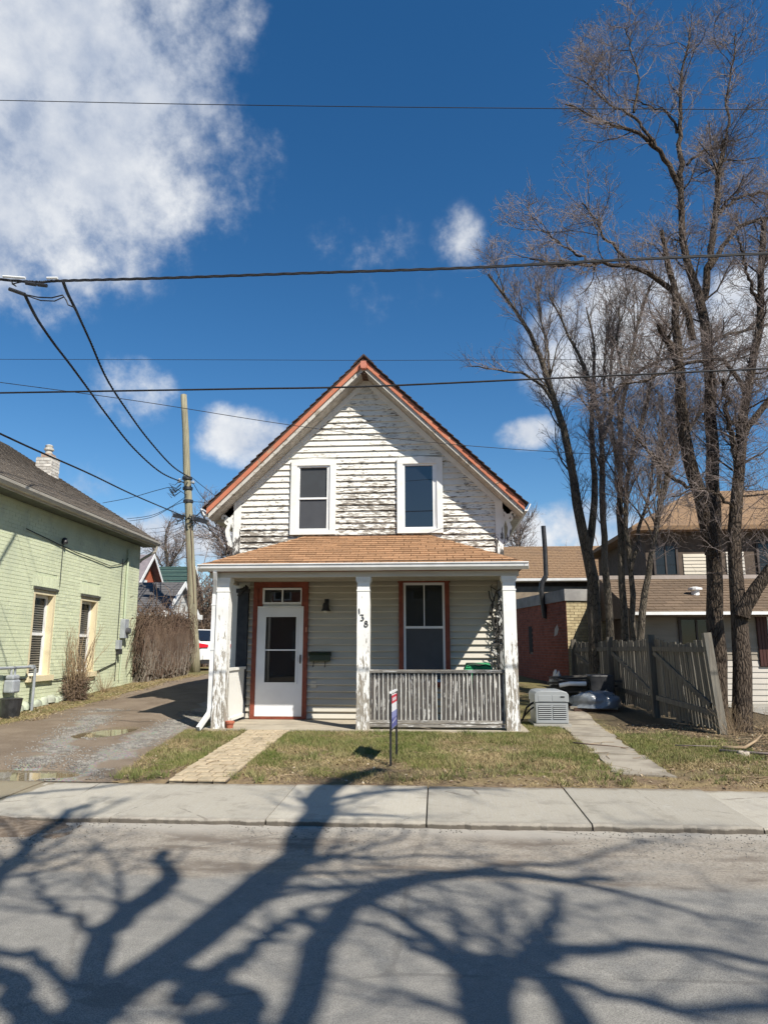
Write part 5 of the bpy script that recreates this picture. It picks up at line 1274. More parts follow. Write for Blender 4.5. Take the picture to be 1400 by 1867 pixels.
# ---- twig growing (vectorised)
class Grow:
    def __init__(s, seed): s.g = np.random.default_rng(seed)
    def resample(s, pts, rads, K, wob=.03):
        pts = np.array(pts, float); rads = np.array(rads, float)
        seg = np.linalg.norm(np.diff(pts, axis=0), axis=1); t = np.concatenate([[0], np.cumsum(seg)]); u = np.linspace(0, t[-1], K)
        P = np.stack([np.interp(u, t, pts[:, i]) for i in range(3)], -1); Rr = np.interp(u, t, rads)
        Q = P.copy(); Q[1:-1] = .25 * P[:-2] + .5 * P[1:-1] + .25 * P[2:]; Q[1:-1] += s.g.normal(0, wob, Q[1:-1].shape); return Q, Rr
    def spawn(s, P, Rr, n, lmin, lmax, ang, up, K, rf, rmin, tmin=.25, bend=.22, droop=0.0, scale_len=True, tmax=1.0, rmax=.035):
        g = s.g; M, K0 = P.shape[:2]; ln = np.linalg.norm(np.diff(P, axis=1), axis=2).sum(1); idx = g.choice(M, n, p=ln / ln.sum())
        t = g.uniform(tmin, tmax, n); ft = t * (K0 - 1 - 1e-6); i = ft.astype(int); fr = (ft - i)[:, None]
        o = P[idx, i] * (1 - fr) + P[idx, i + 1] * fr; tan = P[idx, i + 1] - P[idx, i]; tan /= np.linalg.norm(tan, axis=1, keepdims=True) + 1e-9
        rv = g.normal(0, 1, (n, 3)); rv -= tan * (rv * tan).sum(1, keepdims=True); rv /= np.linalg.norm(rv, axis=1, keepdims=True) + 1e-9
        a = g.uniform(ang[0], ang[1], n)[:, None]; d = tan * np.cos(a) + rv * np.sin(a); d[:, 2] += up; d /= np.linalg.norm(d, axis=1, keepdims=True)
        L = g.uniform(lmin, lmax, n)
        if scale_len: L = L * (1.15 - .7 * t)
        r0 = np.clip((Rr[idx, i] * (1 - fr[:, 0]) + Rr[idx, i + 1] * fr[:, 0]) * rf, rmin, rmax)
        out = np.zeros((n, K, 3)); out[:, 0] = o; st = (L / (K - 1))[:, None]
        for k in range(1, K):
            d = d + g.normal(0, bend, (n, 3)); d[:, 2] += up * .35 - droop; d /= np.linalg.norm(d, axis=1, keepdims=True); out[:, k] = out[:, k - 1] + d * st
        return out, r0[:, None] * np.linspace(1, .35, K)[None]
bark = None
def bark_material(name, c1, c2, c3):
    m, nt, b = new_mat(name); t = NT(nt); v = t.coord((1, 1, .28)); n = t.noise(v, 22, 6, .65, .8); vr = t.voro(t.coord((1, 1, .22)), 26, 'DISTANCE_TO_EDGE').outputs[0]
    col = t.mix(t.step(n, .35, .65), c1, c2); col = t.mix(t.step(vr, .12, .02), col, c3); col = t.mix(t.math('MULTIPLY', t.step(t.noise(t.coord(), 1.6, 4), .5, .7), .4), col, tuple(k * 1.25 for k in c2))
    t.lk(col, b.inputs['Base Color']); b.inputs['Roughness'].default_value = .95; b.inputs['Specular IOR Level'].default_value = .1
    t.bump(t.math('ADD', t.math('MULTIPLY', vr, 1.6), n), b, .9, .03); MATS[name] = m; return m
bark = bark_material('rough_bark', (.070, .053, .040), (.115, .090, .070), (.026, .02, .016))
bark_grey = bark_material('grey_bark', (.10, .085, .065), (.16, .135, .105), (.045, .037, .03))
twig_mat = mat('twig', (.13, .10, .09), (.25, .205, .185), 2, .8, lo=.3, hi=.7); twig_brown = mat('brown_twig', (.15, .105, .075), (.22, .16, .115), 3, .9, lo=.3, hi=.7)

def make_tree(name, label, guides, seed, levels, trunk_m, twig_m, base, group=None, sides=9, wob=.02, buds=0, flare=True):
    """guides: list of (points, radii); levels: list of dicts for spawn"""
    gr = Grow(seed); t = thing(name, label, 'tree', base, group=group); Ps, Rs = [], []
    for pts, rads in guides:
        p, r = gr.resample(pts, rads, 18, wob); Ps.append(p); Rs.append(r)
    P = np.stack(Ps); Rr = np.stack(Rs)
    V, F = np_tubes([(P[:1], Rr[:1])], sides + 3)
    V += (np.array([mnoise.noise_vector(Vector(v) * 6) for v in V]) * .012)
    np_mesh('trunk', V, F, trunk_m, t, True)
    if len(P) > 1:
        for k in range(1, len(P)):
            V, F = np_tubes([(P[k:k + 1], Rr[k:k + 1])], sides); np_mesh('limb', V, F, trunk_m, t, True)
    cur = (P, Rr); fine = []; allb = [cur]
    for i, lv in enumerate(levels):
        lv = dict(lv); src = lv.pop('src', 'last'); n = lv.pop('n'); s_ = lv.pop('thick', False)
        if src == 'all':
            K = min(a[0].shape[1] for a in allb); PP = np.concatenate([a[0][:, np.linspace(0, a[0].shape[1] - 1, K).astype(int)] for a in allb]); RR = np.concatenate([a[1][:, np.linspace(0, a[1].shape[1] - 1, K).astype(int)] for a in allb])
        else: PP, RR = cur
        cur = gr.spawn(PP, RR, n, **lv); allb.append(cur)
        if s_:
            V, F = np_tubes([cur], 5); tag(np_mesh('branches', V, F, trunk_m, t, True), kind='stuff')
        else: fine.append(cur)
    V, F = np_tubes(fine, 3)
    tag(np_mesh('crown', V, F, twig_m, t), kind='stuff')
    return t
def guide(px, y0, y1, r0, r1, first=None):
    """pixel polyline at depth y0..y1 with pixel radii r0..r1"""
    n = len(px); pts, rs = [], []
    for i, (x, y) in enumerate(px):
        u = i / (n - 1); Y = y0 + (y1 - y0) * u; pts.append(tuple(at(x, y, Y))); rs.append((r0 + (r1 - r0) * u) * Y / FPX)
    return pts, rs

def build_trees():
    # tall two-stemmed tree behind the fence end
    g = [guide([(1312, 1335), (1308, 1260), (1304, 1180), (1302, 1100), (1301, 1040), (1300, 985), (1303, 940), (1300, 860), (1296, 780), (1293, 720), (1288, 650), (1284, 590), (1281, 540), (1262, 520), (1250, 490), (1244, 440), (1241, 380), (1240, 330)], 13.2, 13.4, 15.5, 5.5),
         guide([(1300, 1010), (1290, 960), (1272, 900), (1252, 820), (1243, 760), (1238, 700), (1236, 640), (1233, 590), (1228, 530), (1222, 480), (1205, 420)], 13.2, 12.6, 15, 4),
         guide([(1240, 335), (1241, 290), (1240, 250), (1241, 200), (1238, 160), (1246, 120), (1258, 50)], 13.4, 13.4, 6, 1.5),
         guide([(1240, 345), (1220, 300), (1200, 275), (1185, 262), (1160, 240), (1120, 228), (1095, 222), (1070, 205), (1030, 190)], 13.4, 12.6, 5.5, 1.5),
         guide([(1195, 270), (1178, 238), (1155, 208), (1130, 203), (1112, 190), (1080, 160), (1050, 140)], 13.0, 13.4, 3.5, 1.2),
         guide([(1155, 205), (1163, 170), (1163, 130), (1150, 100), (1143, 45)], 13.1, 13.4, 2.8, 1.0),
         guide([(1241, 250), (1230, 225), (1213, 205), (1190, 195), (1150, 182)], 13.4, 13.9, 3, 1.2),
         guide([(1283, 545), (1290, 485), (1297, 440), (1305, 380), (1307, 330), (1314, 290), (1318, 258)], 13.4, 13.6, 7, 4.5),
         guide([(1292, 490), (1318, 445), (1350, 412), (1400, 395), (1450, 400)], 13.4, 13.8, 5, 2.5),
         guide([(1303, 395), (1330, 370), (1360, 355), (1410, 352)], 13.5, 13.9, 3.5, 2),
         guide([(1252, 300), (1275, 278), (1310, 268), (1345, 255)], 13.4, 13.8, 2.8, 1.2),
         guide([(1262, 620), (1250, 565), (1225, 525), (1190, 503), (1150, 487), (1100, 478), (1050, 486), (1005, 480), (965, 472)], 13.0, 12.3, 7, 1.5),
         guide([(1150, 487), (1125, 455), (1100, 430), (1085, 400), (1060, 370)], 12.7, 12.6, 3.4, 1.4),
         guide([(1100, 478), (1060, 470), (1030, 450), (1005, 430), (985, 420)], 12.5, 12.2, 2.6, 1.1),
         guide([(1232, 655), (1215, 620), (1198, 592)], 12.9, 12.6, 7, 5),
         guide([(1316, 262), (1330, 215), (1322, 180), (1335, 120), (1340, 60)], 13.6, 13.7, 3, 1),
         guide([(1275, 900), (1220, 870), (1190, 830), (1160, 800)], 13.1, 12.6, 4, 1.5)]
    lv = [dict(n=110, lmin=.8, lmax=1.9, ang=(.5, 1.1), up=.10, K=7, rf=.4, rmin=.009, tmin=.5, bend=.22, thick=True, rmax=.022),
          dict(n=1500, lmin=.45, lmax=1.2, ang=(.4, 1.1), up=.10, K=6, rf=.5, rmin=.0048, tmin=.3, bend=.24, src='all', rmax=.009),
          dict(n=8000, lmin=.2, lmax=.55, ang=(.4, 1.2), up=.07, K=5, rf=.6, rmin=.0034, tmin=.1, bend=.28),
          dict(n=15000, lmin=.05, lmax=.2, ang=(.5, 1.3), up=.03, K=3, rf=.7, rmin=.0032, tmin=.1, bend=.2)]
    b0 = at(1312, 1335, 13.2)
    make_tree('tall_bare_tree', 'tallest bare tree, two dark trunks rising behind the leaning fence post', g, 21, lv, bark, twig_mat, (b0.x, 13.2, .27), 'bare trees on the right', sides=10)
    # right tree with rough bark
    g = [guide([(1352, 1345), (1350, 1280), (1352, 1220), (1352, 1160), (1350, 1115), (1340, 1085), (1334, 1050), (1334, 1000), (1337, 930), (1345, 860), (1350, 780), (1362, 700), (1375, 640), (1385, 560), (1390, 480), (1392, 400)], 12.5, 12.9, 17, 5),
         guide([(1352, 1125), (1368, 1090), (1382, 1065), (1400, 1045), (1440, 1005), (1490, 930), (1540, 850)], 12.5, 12.2, 14, 6),
         guide([(1345, 860), (1330, 780), (1322, 720), (1318, 690)], 12.7, 12.3, 6, 3),
         guide([(1350, 800), (1385, 750), (1430, 700), (1480, 600)], 12.7, 13.2, 7, 3),
         guide([(1358, 720), (1320, 650), (1250, 660), (1190, 690), (1130, 700)], 12.8, 12.4, 4.5, 1.5),
         guide([(1337, 930), (1310, 900), (1270, 890), (1225, 905)], 12.7, 12.1, 3, 1.2),
         guide([(1385, 560), (1360, 500), (1345, 430)], 12.9, 12.5, 4, 1.5),
         guide([(1390, 480), (1420, 420), (1440, 330)], 12.9, 13.0, 4, 1.5)]
    lv = [dict(n=60, lmin=.8, lmax=1.7, ang=(.5, 1.2), up=.02, K=7, rf=.4, rmin=.008, tmin=.42, bend=.25, thick=True, rmax=.02),
          dict(n=950, lmin=.5, lmax=1.2, ang=(.4, 1.2), up=.02, K=6, rf=.5, rmin=.0048, tmin=.3, bend=.26, src='all', rmax=.008),
          dict(n=5600, lmin=.2, lmax=.7, ang=(.4, 1.2), up=.02, K=5, rf=.6, rmin=.0034, tmin=.1, bend=.3),
          dict(n=6500, lmin=.06, lmax=.22, ang=(.5, 1.3), up=.02, K=3, rf=.7, rmin=.0032, tmin=.1, bend=.2)]
    b0 = at(1352, 1345, 12.5)
    make_tree('rough_bark_tree', 'rightmost bare tree with a thick rough sunlit trunk forking low', g, 33, lv, bark, twig_mat, (b0.x, 12.5, .25), 'bare trees on the right', sides=10)
    # slimmer trees behind the fence, each its own trunk
    mid = [('slim_bare_tree', 'leftmost slim bare tree behind the fence, its stem leaning left', [
                guide([(1088, 1255), (1084, 1140), (1079, 1050), (1073, 1000), (1062, 955), (1047, 905), (1041, 850), (1035, 805), (1018, 745), (1000, 700), (985, 650), (965, 590), (925, 545), (890, 500)], 17.6, 16.8, 12.5, 2),
                guide([(1072, 1000), (1083, 950), (1084, 880), (1079, 820), (1078, 740), (1086, 660), (1080, 600), (1068, 560)], 17.5, 17.6, 8, 1),
                guide([(1018, 745), (985, 700), (950, 680), (910, 675), (860, 668)], 17.1, 16.6, 3.5, 1.2),
                guide([(1000, 700), (1000, 640), (985, 570), (980, 520)], 17.1, 17.3, 3, 1.2)], 5),
           ('slim_bare_tree', 'slim bare tree behind the fence forking into a long limb reaching right', [
                guide([(1118, 1255), (1112, 1150), (1105, 1060), (1100, 980), (1098, 900), (1101, 820), (1096, 780), (1085, 720), (1060, 660), (1030, 600), (1000, 540)], 17.2, 16.8, 7.5, 1.8),
                guide([(1099, 800), (1112, 750), (1130, 700), (1180, 668), (1250, 635), (1340, 605), (1400, 590)], 17.05, 16.3, 5, 2),
                guide([(1097, 780), (1106, 720), (1101, 660), (1109, 600), (1116, 550)], 17.0, 17.3, 3.4, .8)], 6),
           ('slim_bare_tree', 'straight slim bare tree in the middle of the row behind the fence', [
                guide([(1146, 1255), (1140, 1150), (1134, 1060), (1129, 1000), (1131, 920), (1129, 850), (1132, 780), (1140, 700), (1150, 640), (1172, 570), (1185, 520)], 16.4, 16.3, 7.5, 1.8),
                guide([(1129, 850), (1115, 790), (1112, 700), (1118, 620)], 16.35, 16.6, 4.5, 1.5), guide([(1140, 700), (1125, 640), (1128, 560)], 16.3, 16.1, 3, 1.2)], 7),
           ('slim_bare_tree', 'thin bare tree squeezed against its straighter neighbour behind the fence', [
                guide([(1160, 1255), (1155, 1150), (1150, 1050), (1141, 980), (1138, 900), (1145, 850), (1160, 800), (1175, 740), (1200, 660), (1212, 600)], 16.15, 16.3, 6, 1.8),
                guide([(1150, 1040), (1165, 960), (1185, 900), (1190, 830)], 16.15, 16.4, 4, 1.8)], 8),
           ('slim_bare_tree', 'slim bare tree behind the fence leaning right across the tan roof', [
                guide([(1160, 1255), (1166, 1160), (1176, 1080), (1188, 1010), (1202, 930), (1216, 860), (1240, 800), (1275, 760), (1300, 720)], 15.9, 15.7, 7, 2),
                guide([(1202, 930), (1200, 860), (1210, 790), (1206, 720)], 15.8, 16.1, 4, 1.5)], 9)]
    lv = [dict(n=22, lmin=.9, lmax=2.2, ang=(.35, .8), up=.25, K=7, rf=.5, rmin=.010, tmin=.42, bend=.14, thick=True, rmax=.025),
          dict(n=290, lmin=.5, lmax=1.4, ang=(.3, .9), up=.22, K=6, rf=.5, rmin=.006, tmin=.4, bend=.16, src='all', rmax=.011),
          dict(n=1500, lmin=.25, lmax=.8, ang=(.3, 1.0), up=.18, K=5, rf=.6, rmin=.0044, tmin=.1, bend=.2),
          dict(n=1700, lmin=.10, lmax=.35, ang=(.4, 1.1), up=.1, K=3, rf=.7, rmin=.004, tmin=.1, bend=.2)]
    for nm, lab, gs, sd_ in mid: make_tree(nm, lab, gs, sd_, lv, bark_grey, twig_mat, tuple(gs[0][0][0]), 'bare trees on the right', sides=8)
    # far bare trees behind the pole and the white house
    far = [('far_bare_tree', 'far bare tree with fine branches seen between utility pole and white house', [guide([(430, 1180), (428, 1080), (418, 1010), (405, 960), (392, 920)], 36, 36, 4, 1.2), guide([(425, 1060), (410, 1000), (380, 960), (366, 930)], 36, 35, 2.5, 1), guide([(418, 1010), (440, 960), (470, 930)], 36, 36, 2.5, 1)], 41),
           ('far_bare_tree', 'far bare tree rising over the grey and green roofs left of the pole', [guide([(300, 1180), (302, 1080), (306, 1020), (300, 980), (310, 950)], 50, 50, 4, 1), guide([(303, 1050), (280, 1000), (262, 975)], 50, 50, 2.2, .8), guide([(304, 1040), (330, 1000), (345, 970)], 50, 50, 2.2, .8)], 42),
           ('far_bare_tree', 'tiny far bare tree top beside the right eave of the white house', [guide([(955, 1120), (950, 1040), (945, 1000), (950, 970), (958, 955)], 45, 45, 2.5, .8), guide([(946, 1005), (938, 985), (936, 965)], 45, 45, 1.2, .6)], 43)]
    lv = [dict(n=60, lmin=1.2, lmax=2.8, ang=(.4, 1.0), up=.15, K=6, rf=.5, rmin=.02, tmin=.2, bend=.18),
          dict(n=420, lmin=.6, lmax=1.6, ang=(.4, 1.0), up=.12, K=5, rf=.55, rmin=.013, tmin=.1, bend=.2, src='all'),
          dict(n=1500, lmin=.3, lmax=.8, ang=(.4, 1.1), up=.1, K=4, rf=.6, rmin=.009, tmin=.1, bend=.2)]
    for nm, lab, gs, sd_ in far: make_tree(nm, lab, gs, sd_, lv, bark_grey, twig_mat, tuple(gs[0][0][0]), 'far bare trees', sides=6)
build_trees()

# ---- trees across the street behind the viewer; their bare limbs throw the shadows on the road
def shadow_pt(px, py, h):
    g = on_ground(px, py, 0); k = h / SUN.z; return tuple(g + SUN * k)
def shadow_guide(px, h0, h1, w0, w1):
    n = len(px); pts, rs = [], []
    for i, (x, y) in enumerate(px):
        u = i / (n - 1); g = on_ground(x, y, 0); zc = g.y * math.cos(PITCH) - 1.6 * math.sin(PITCH)
        pts.append(shadow_pt(x, y, h0 + (h1 - h0) * u)); rs.append((w0 + (w1 - w0) * u) * .5 * zc / FPX)
    return pts, rs
def trunk_to(p, r, lean=(0, 0)):
    b = (p[0] + lean[0], p[1] + lean[1], .0); m = tuple((p[i] + b[i]) / 2 for i in range(3)); return [b, (m[0] + lean[0] * .1, m[1], m[2]), p], [r * 1.5, r * 1.15, r]
def build_street_trees():
    H = 5.6
    s = shadow_guide([(90, 1930), (170, 1850), (290, 1755), (430, 1652), (525, 1580), (565, 1510), (578, 1462), (610, 1442), (680, 1425)], H, H + 3.2, 105, 28)
    base = s[0][0]
    g = [trunk_to(base, .20, (.25, -.2)), s,
         shadow_guide([(100, 1920), (165, 1790), (185, 1715), (230, 1662), (298, 1620), (322, 1597), (303, 1575), (300, 1555)], H, H + 2.2, 75, 26),
         shadow_guide([(80, 1930), (60, 1860), (20, 1790), (-60, 1735), (-160, 1690)], H, H + 1.5, 90, 40),
         shadow_guide([(150, 1870), (100, 1760), (30, 1740), (-60, 1720)], H + .3, H + 1.5, 40, 26),
         shadow_guide([(290, 1760), (380, 1800), (440, 1815), (462, 1830), (430, 1855), (330, 1870)], H + .9, H + .6, 60, 70),
         shadow_guide([(430, 1760), (480, 1710), (545, 1665), (620, 1640)], H + 1.2, H + 2.2, 42, 12),
         shadow_guide([(330, 1830), (420, 1760), (430, 1740)], H + 1.0, H + 1.4, 60, 30),
         shadow_guide([(-60, 1700), (-10, 1600), (50, 1545), (100, 1505), (150, 1485)], H + 1.0, H + 3.0, 46, 18),
         shadow_guide([(-40, 1480), (60, 1462), (160, 1455), (290, 1437)], H + 2.0, H + 3.2, 14, 7),
         shadow_guide([(570, 1500), (620, 1470), (700, 1462), (790, 1455), (910, 1462)], H + 2.4, H + 3.5, 16, 7),
         shadow_guide([(183, 1712), (140, 1670), (90, 1655), (75, 1620), (60, 1590)], H + 1.0, H + 2.0, 26, 12)]
    lv = [dict(n=60, lmin=.8, lmax=2.2, ang=(.4, 1.0), up=.08, K=6, rf=.4, rmin=.010, tmin=.25, bend=.2, thick=True),
          dict(n=360, lmin=.4, lmax=1.2, ang=(.4, 1.1), up=.08, K=5, rf=.5, rmin=.006, tmin=.1, bend=.24),
          dict(n=900, lmin=.2, lmax=.6, ang=(.4, 1.2), up=.05, K=4, rf=.6, rmin=.004, tmin=.1, bend=.25)]
    make_tree('street_tree', 'bare street tree across the road throwing the broad left shadows', g, 51, lv, bark, twig_mat, g[0][0][0], 'street trees across the road', sides=8)
    s = shadow_guide([(975, 2030), (905, 1910), (880, 1840), (888, 1795), (925, 1752)], H, H + 1.2, 100, 85)
    base = s[0][0]
    g = [trunk_to(base, .27, (.2, -.2)), s,
         shadow_guide([(900, 1890), (880, 1800), (860, 1770), (800, 1725), (740, 1685), (690, 1650), (600, 1590)], H + .6, H + 2.6, 75, 12),
         shadow_guide([(985, 2020), (1062, 1910), (1040, 1840), (1000, 1790), (960, 1745), (985, 1700), (1010, 1660), (1014, 1625)], H + .5, H + 2.2, 80, 16),
         shadow_guide([(960, 1745), (1060, 1730), (1140, 1722), (1230, 1726), (1320, 1740), (1430, 1760)], H + 1.2, H + 2.0, 48, 24),
         shadow_guide([(1000, 1780), (1080, 1800), (1160, 1820), (1250, 1850), (1330, 1840), (1440, 1815)], H + .8, H + 1.6, 30, 34),
         shadow_guide([(520, 1990), (528, 1890), (545, 1815), (575, 1735), (620, 1675), (680, 1625), (750, 1600), (840, 1590), (930, 1597), (1010, 1604), (1110, 1603)], H + .3, H + 3.0, 74, 26),
         shadow_guide([(620, 1690), (580, 1690), (550, 1675), (545, 1660)], H + 1.2, H + 1.8, 46, 20),
         shadow_guide([(840, 1590), (930, 1580), (1060, 1575), (1120, 1550), (1170, 1540)], H + 2.2, H + 3.3, 20, 8),
         shadow_guide([(1060, 1610), (1150, 1630), (1250, 1660), (1400, 1690)], H + 2, H + 2.6, 14, 8),
         shadow_guide([(860, 1790), (790, 1740), (740, 1710), (690, 1690), (640, 1680)], H + .9, H + 2.2, 32, 12),
         shadow_guide([(860, 1770), (830, 1700), (830, 1660), (770, 1640)], H + 1.0, H + 2.2, 26, 9),
         trunk_to(shadow_pt(520, 1990, H + .3), .14, (.5, -.2))]
    lv = [dict(l) for l in lv]
    make_tree('street_tree', 'bare street tree across the road throwing the forked right hand shadows', g, 52, lv, bark, twig_mat, g[0][0][0], 'street trees across the road', sides=8)
build_street_trees()

# ---- shrubs, dead hedge
def stems_thing(name, label, cat, base, n, h0, h1, spread, lean, m, seed, K=8, r=.006, twigs=0, droop=0.0, part='stems'):
    g = np.random.default_rng(seed); t = thing(name, label, cat, base); P = np.zeros((n, K, 3)); a = g.uniform(0, 6.28, n); rad = g.uniform(0, spread, n)
    d = np.stack([np.cos(a) * lean * g.uniform(0, 1, n), np.sin(a) * lean * g.uniform(0, 1, n), np.ones(n)], -1); L = g.uniform(h0, h1, n)
    P[:, 0] = np.array(base) + np.stack([np.cos(a) * rad, np.sin(a) * rad, np.zeros(n)], -1)
    for k in range(1, K):
        d += g.normal(0, .10, (n, 3)); d[:, 2] -= droop; d /= np.linalg.norm(d, axis=1, keepdims=True); P[:, k] = P[:, k - 1] + d * (L / (K - 1))[:, None]
    Rr = g.uniform(.6, 1.3, n)[:, None] * r * np.linspace(1, .4, K)[None]; groups = [(P, Rr)]
    if twigs:
        gr = Grow(seed); groups.append(gr.spawn(P, Rr, twigs, .1, .4, (.3, .9), .15, 4, .6, r * .4, .2, .15))
    V, F = np_tubes(groups, 4); np_mesh(part, V, F, m, t); return t
b_ = at(118, 1262, 15.2)
straw_stem = mat('straw_stem', (.34, .255, .16), (.24, .17, .105), 3, .9)
sh_t = stems_thing('bare_shrub', 'upright leafless shrub between the two green house windows', 'shrub', (-7.85, 15.45, .44), 70, .7, 1.75, .16, .22, straw_stem, 61, r=.008, twigs=300)
gq = np.random.default_rng(5); nq = 900; a = gq.uniform(0, 6.28, nq); q = gq.uniform(0, .25, nq); P0 = np.stack([-7.85 + np.cos(a) * q, 15.45 + np.sin(a) * q, .42 + gq.uniform(0, .5, nq)], -1)
dd = gq.normal(0, .06, (nq, 3)); V, F = np_tubes([(np.stack([P0, P0 + dd, P0 + dd * 1.6 + gq.normal(0, .03, (nq, 3))], 1), np.full((nq, 3), .006))], 3); np_mesh('dead_leaf_clump', V, F, twig_brown, sh_t)
stems_thing('weed_tuft', 'low tuft of dry weeds under the second green house window', 'weeds', (-8.0, 17.1, .52), 40, .25, .6, .1, .8, straw_stem, 62, r=.004)
for i, (x, y, lab) in enumerate(((4.62, 11.9, 'dry weed tuft at the foot of the leaning fence post'), (5.35, 12.25, 'dry weed tuft at the foot of the rough trunk'), (4.95, 12.5, 'dry weed tuft between the two big trunks'))):
    stems_thing('weed_tuft', lab, 'weeds', (x, y, ground_h(x, y)), 60, .15, .5, .16, .9, straw_stem, 70 + i, r=.003, twigs=80)
def build_hedge():
    t = thing('dead_vine_hedge', 'tall hedge of brown leafless vines hanging over a fence beside the driveway', 'hedge', (-8.3, 21.7, .68)); g = np.random.default_rng(9)
    n = 3300; y = g.uniform(19.5, 23.1, n); x0 = -8.35 + .02 * (y - 19.5); top = 2.22 + .07 * np.sin(y * 2.3) + g.normal(0, .05, n)
    K = 8; P = np.zeros((n, K, 3)); depth = g.uniform(0, 1, n)
    P[:, 0] = np.stack([x0 + .32 * (depth - .25), y, top - .10 * depth + .04], -1); d = np.stack([.45 * g.uniform(-.2, 1, n), g.normal(0, .35, n), g.normal(0, .45, n)], -1); L = g.uniform(.35, 1.7, n)
    for k in range(1, K):
        d += g.normal(0, .34, (n, 3)); d[:, 2] -= .32; d[:, 0] *= .8; d /= np.linalg.norm(d, axis=1, keepdims=True); P[:, k] = P[:, k - 1] + d * (L / (K - 1))[:, None]
    P[:, :, 2] = np.maximum(P[:, :, 2], .66); P[:, :, 0] = np.clip(P[:, :, 0], -8.75, -8.02)
    V, F = np_tubes([(P, np.full((n, K), .0065) * g.uniform(.6, 1.6, n)[:, None])], 3)
    np_mesh('hanging_stems', V, F, mat('vine_brown', (.105, .068, .048), (.175, .122, .086), 2, .95, lo=.3, hi=.7), t)
    n = 300; y = g.uniform(19.5, 23.1, n); P = np.zeros((n, K, 3)); P[:, 0] = np.stack([g.uniform(-8.35, -8.05, n), y, np.full(n, .64)], -1); d = np.stack([g.normal(0, .15, n), g.normal(0, .3, n), np.ones(n)], -1)
    for k in range(1, K):
        d += g.normal(0, .3, (n, 3)); d[:, 2] = np.abs(d[:, 2]); d /= np.linalg.norm(d, axis=1, keepdims=True); P[:, k] = P[:, k - 1] + d * .2
    P[:, :, 0] = np.clip(P[:, :, 0], -8.6, -8.02); V, F = np_tubes([(P, np.linspace(.016, .006, K)[None] * g.uniform(.5, 1.3, n)[:, None])], 5); np_mesh('climbing_stems', V, F, mat('vine_grey', (.15, .125, .10), (.22, .19, .155), 3, .9), t)
    for k in range(4): MB().box(-8.62, -8.54, 19.7 + 1.2 * k, 19.78 + 1.2 * k, .5, 2.25).build('fence_post', wood_grey, t)
    MB().box(-8.60, -8.57, 19.6, 23.1, .5, 2.28).build('fence_panel', mat('dark_fence', (.05, .042, .036), (.08, .068, .058), 6, .9, stretch=(5, 5, .4)), t)
build_hedge()

# ---- utility pole
PB, PT = Vector((-8.72, 25.85, .6)), Vector((-9.72, 25.85, 11.32))
def pole_at(z): return PB.lerp(PT, (z - PB.z) / (PT.z - PB.z))
def build_pole():
    t = thing('utility_pole', 'weathered wooden utility pole with crossing cables beside the vine hedge', 'pole', tuple(PB))
    n = 14; V = MB().tube([PB.lerp(PT, k / n) + Vector((.012 * math.sin(k * 1.7), 0, 0)) for k in range(n + 1)], [.185 - .07 * k / n for k in range(n + 1)], 14)
    V.build('pole', mat('pole_wood', (.30, .275, .185), (.21, .19, .13), 4, .9, .5, 20, stretch=(6, 6, .3), c3=(.15, .135, .095), s3=2), t, True)
    for z in (7.05, 7.55, 7.95): 
        p = pole_at(z); MB().lathe([(.19, -.05), (.19, .05)], tuple(p), 14).build('band', dark_metal, t)
    rng = random.Random(3); b = MB(); c = pole_at(6.35)
    for k in range(20):
        p = c + Vector((rng.uniform(-.35, .45), -.2 + rng.uniform(-.05, .05), rng.uniform(-.18, .18) - 0)); q = p + Vector((rng.uniform(-.3, .3), rng.uniform(-.1, .1), rng.uniform(-.25, .1))); b.tube([p, (p + q) / 2 + Vector((0, 0, -.08)), q], .02, 5)
    b.obox(c + Vector((.45, -.15, -.05)), (.6, .16, .16), Matrix.Rotation(.25, 3, 'Y')).obox(c + Vector((-.35, -.15, .1)), (.4, .14, .14), Matrix.Rotation(.2, 3, 'Y')).build('cable_splice', dark_metal, t)
    b = MB(); c = pole_at(7.6)
    for k in range(9):
        p = c + Vector((-.2, -.15, rng.uniform(-.2, .3))); q = p + Vector((rng.uniform(-.55, -.3), 0, rng.uniform(-.35, .1))); b.tube([p, (p + q) / 2 + Vector((0, 0, -.15)), q, q + Vector((.2, 0, -.2))], .012, 4)
    b.build('wire_loops', cable_black, t)
    b = MB().lathe([(.03, 0), (.07, .02), (.07, .07), (.04, .09), (.06, .12), (.03, .16)], tuple(c + Vector((-.28, -.15, .15))), 10).lathe([(.03, 0), (.07, .02), (.07, .07), (.03, .12)], tuple(c + Vector((.25, -.15, .1))), 10); b.build('insulator', grey_metal, t)
    MB().tube([pole_at(z_) + Vector((.12 + .03 * math.sin(z_ * 4), -.15, 0)) for z_ in (6.2, 5.4, 4.6, 3.9, 3.2)], .018, 5).tube([pole_at(z_) + Vector((-.08 + .04 * math.sin(z_ * 3), -.17, 0)) for z_ in (6.0, 5.2, 4.4, 3.4, 2.4)], .014, 5).build('climbing_vine', twig_brown, t)
build_pole()

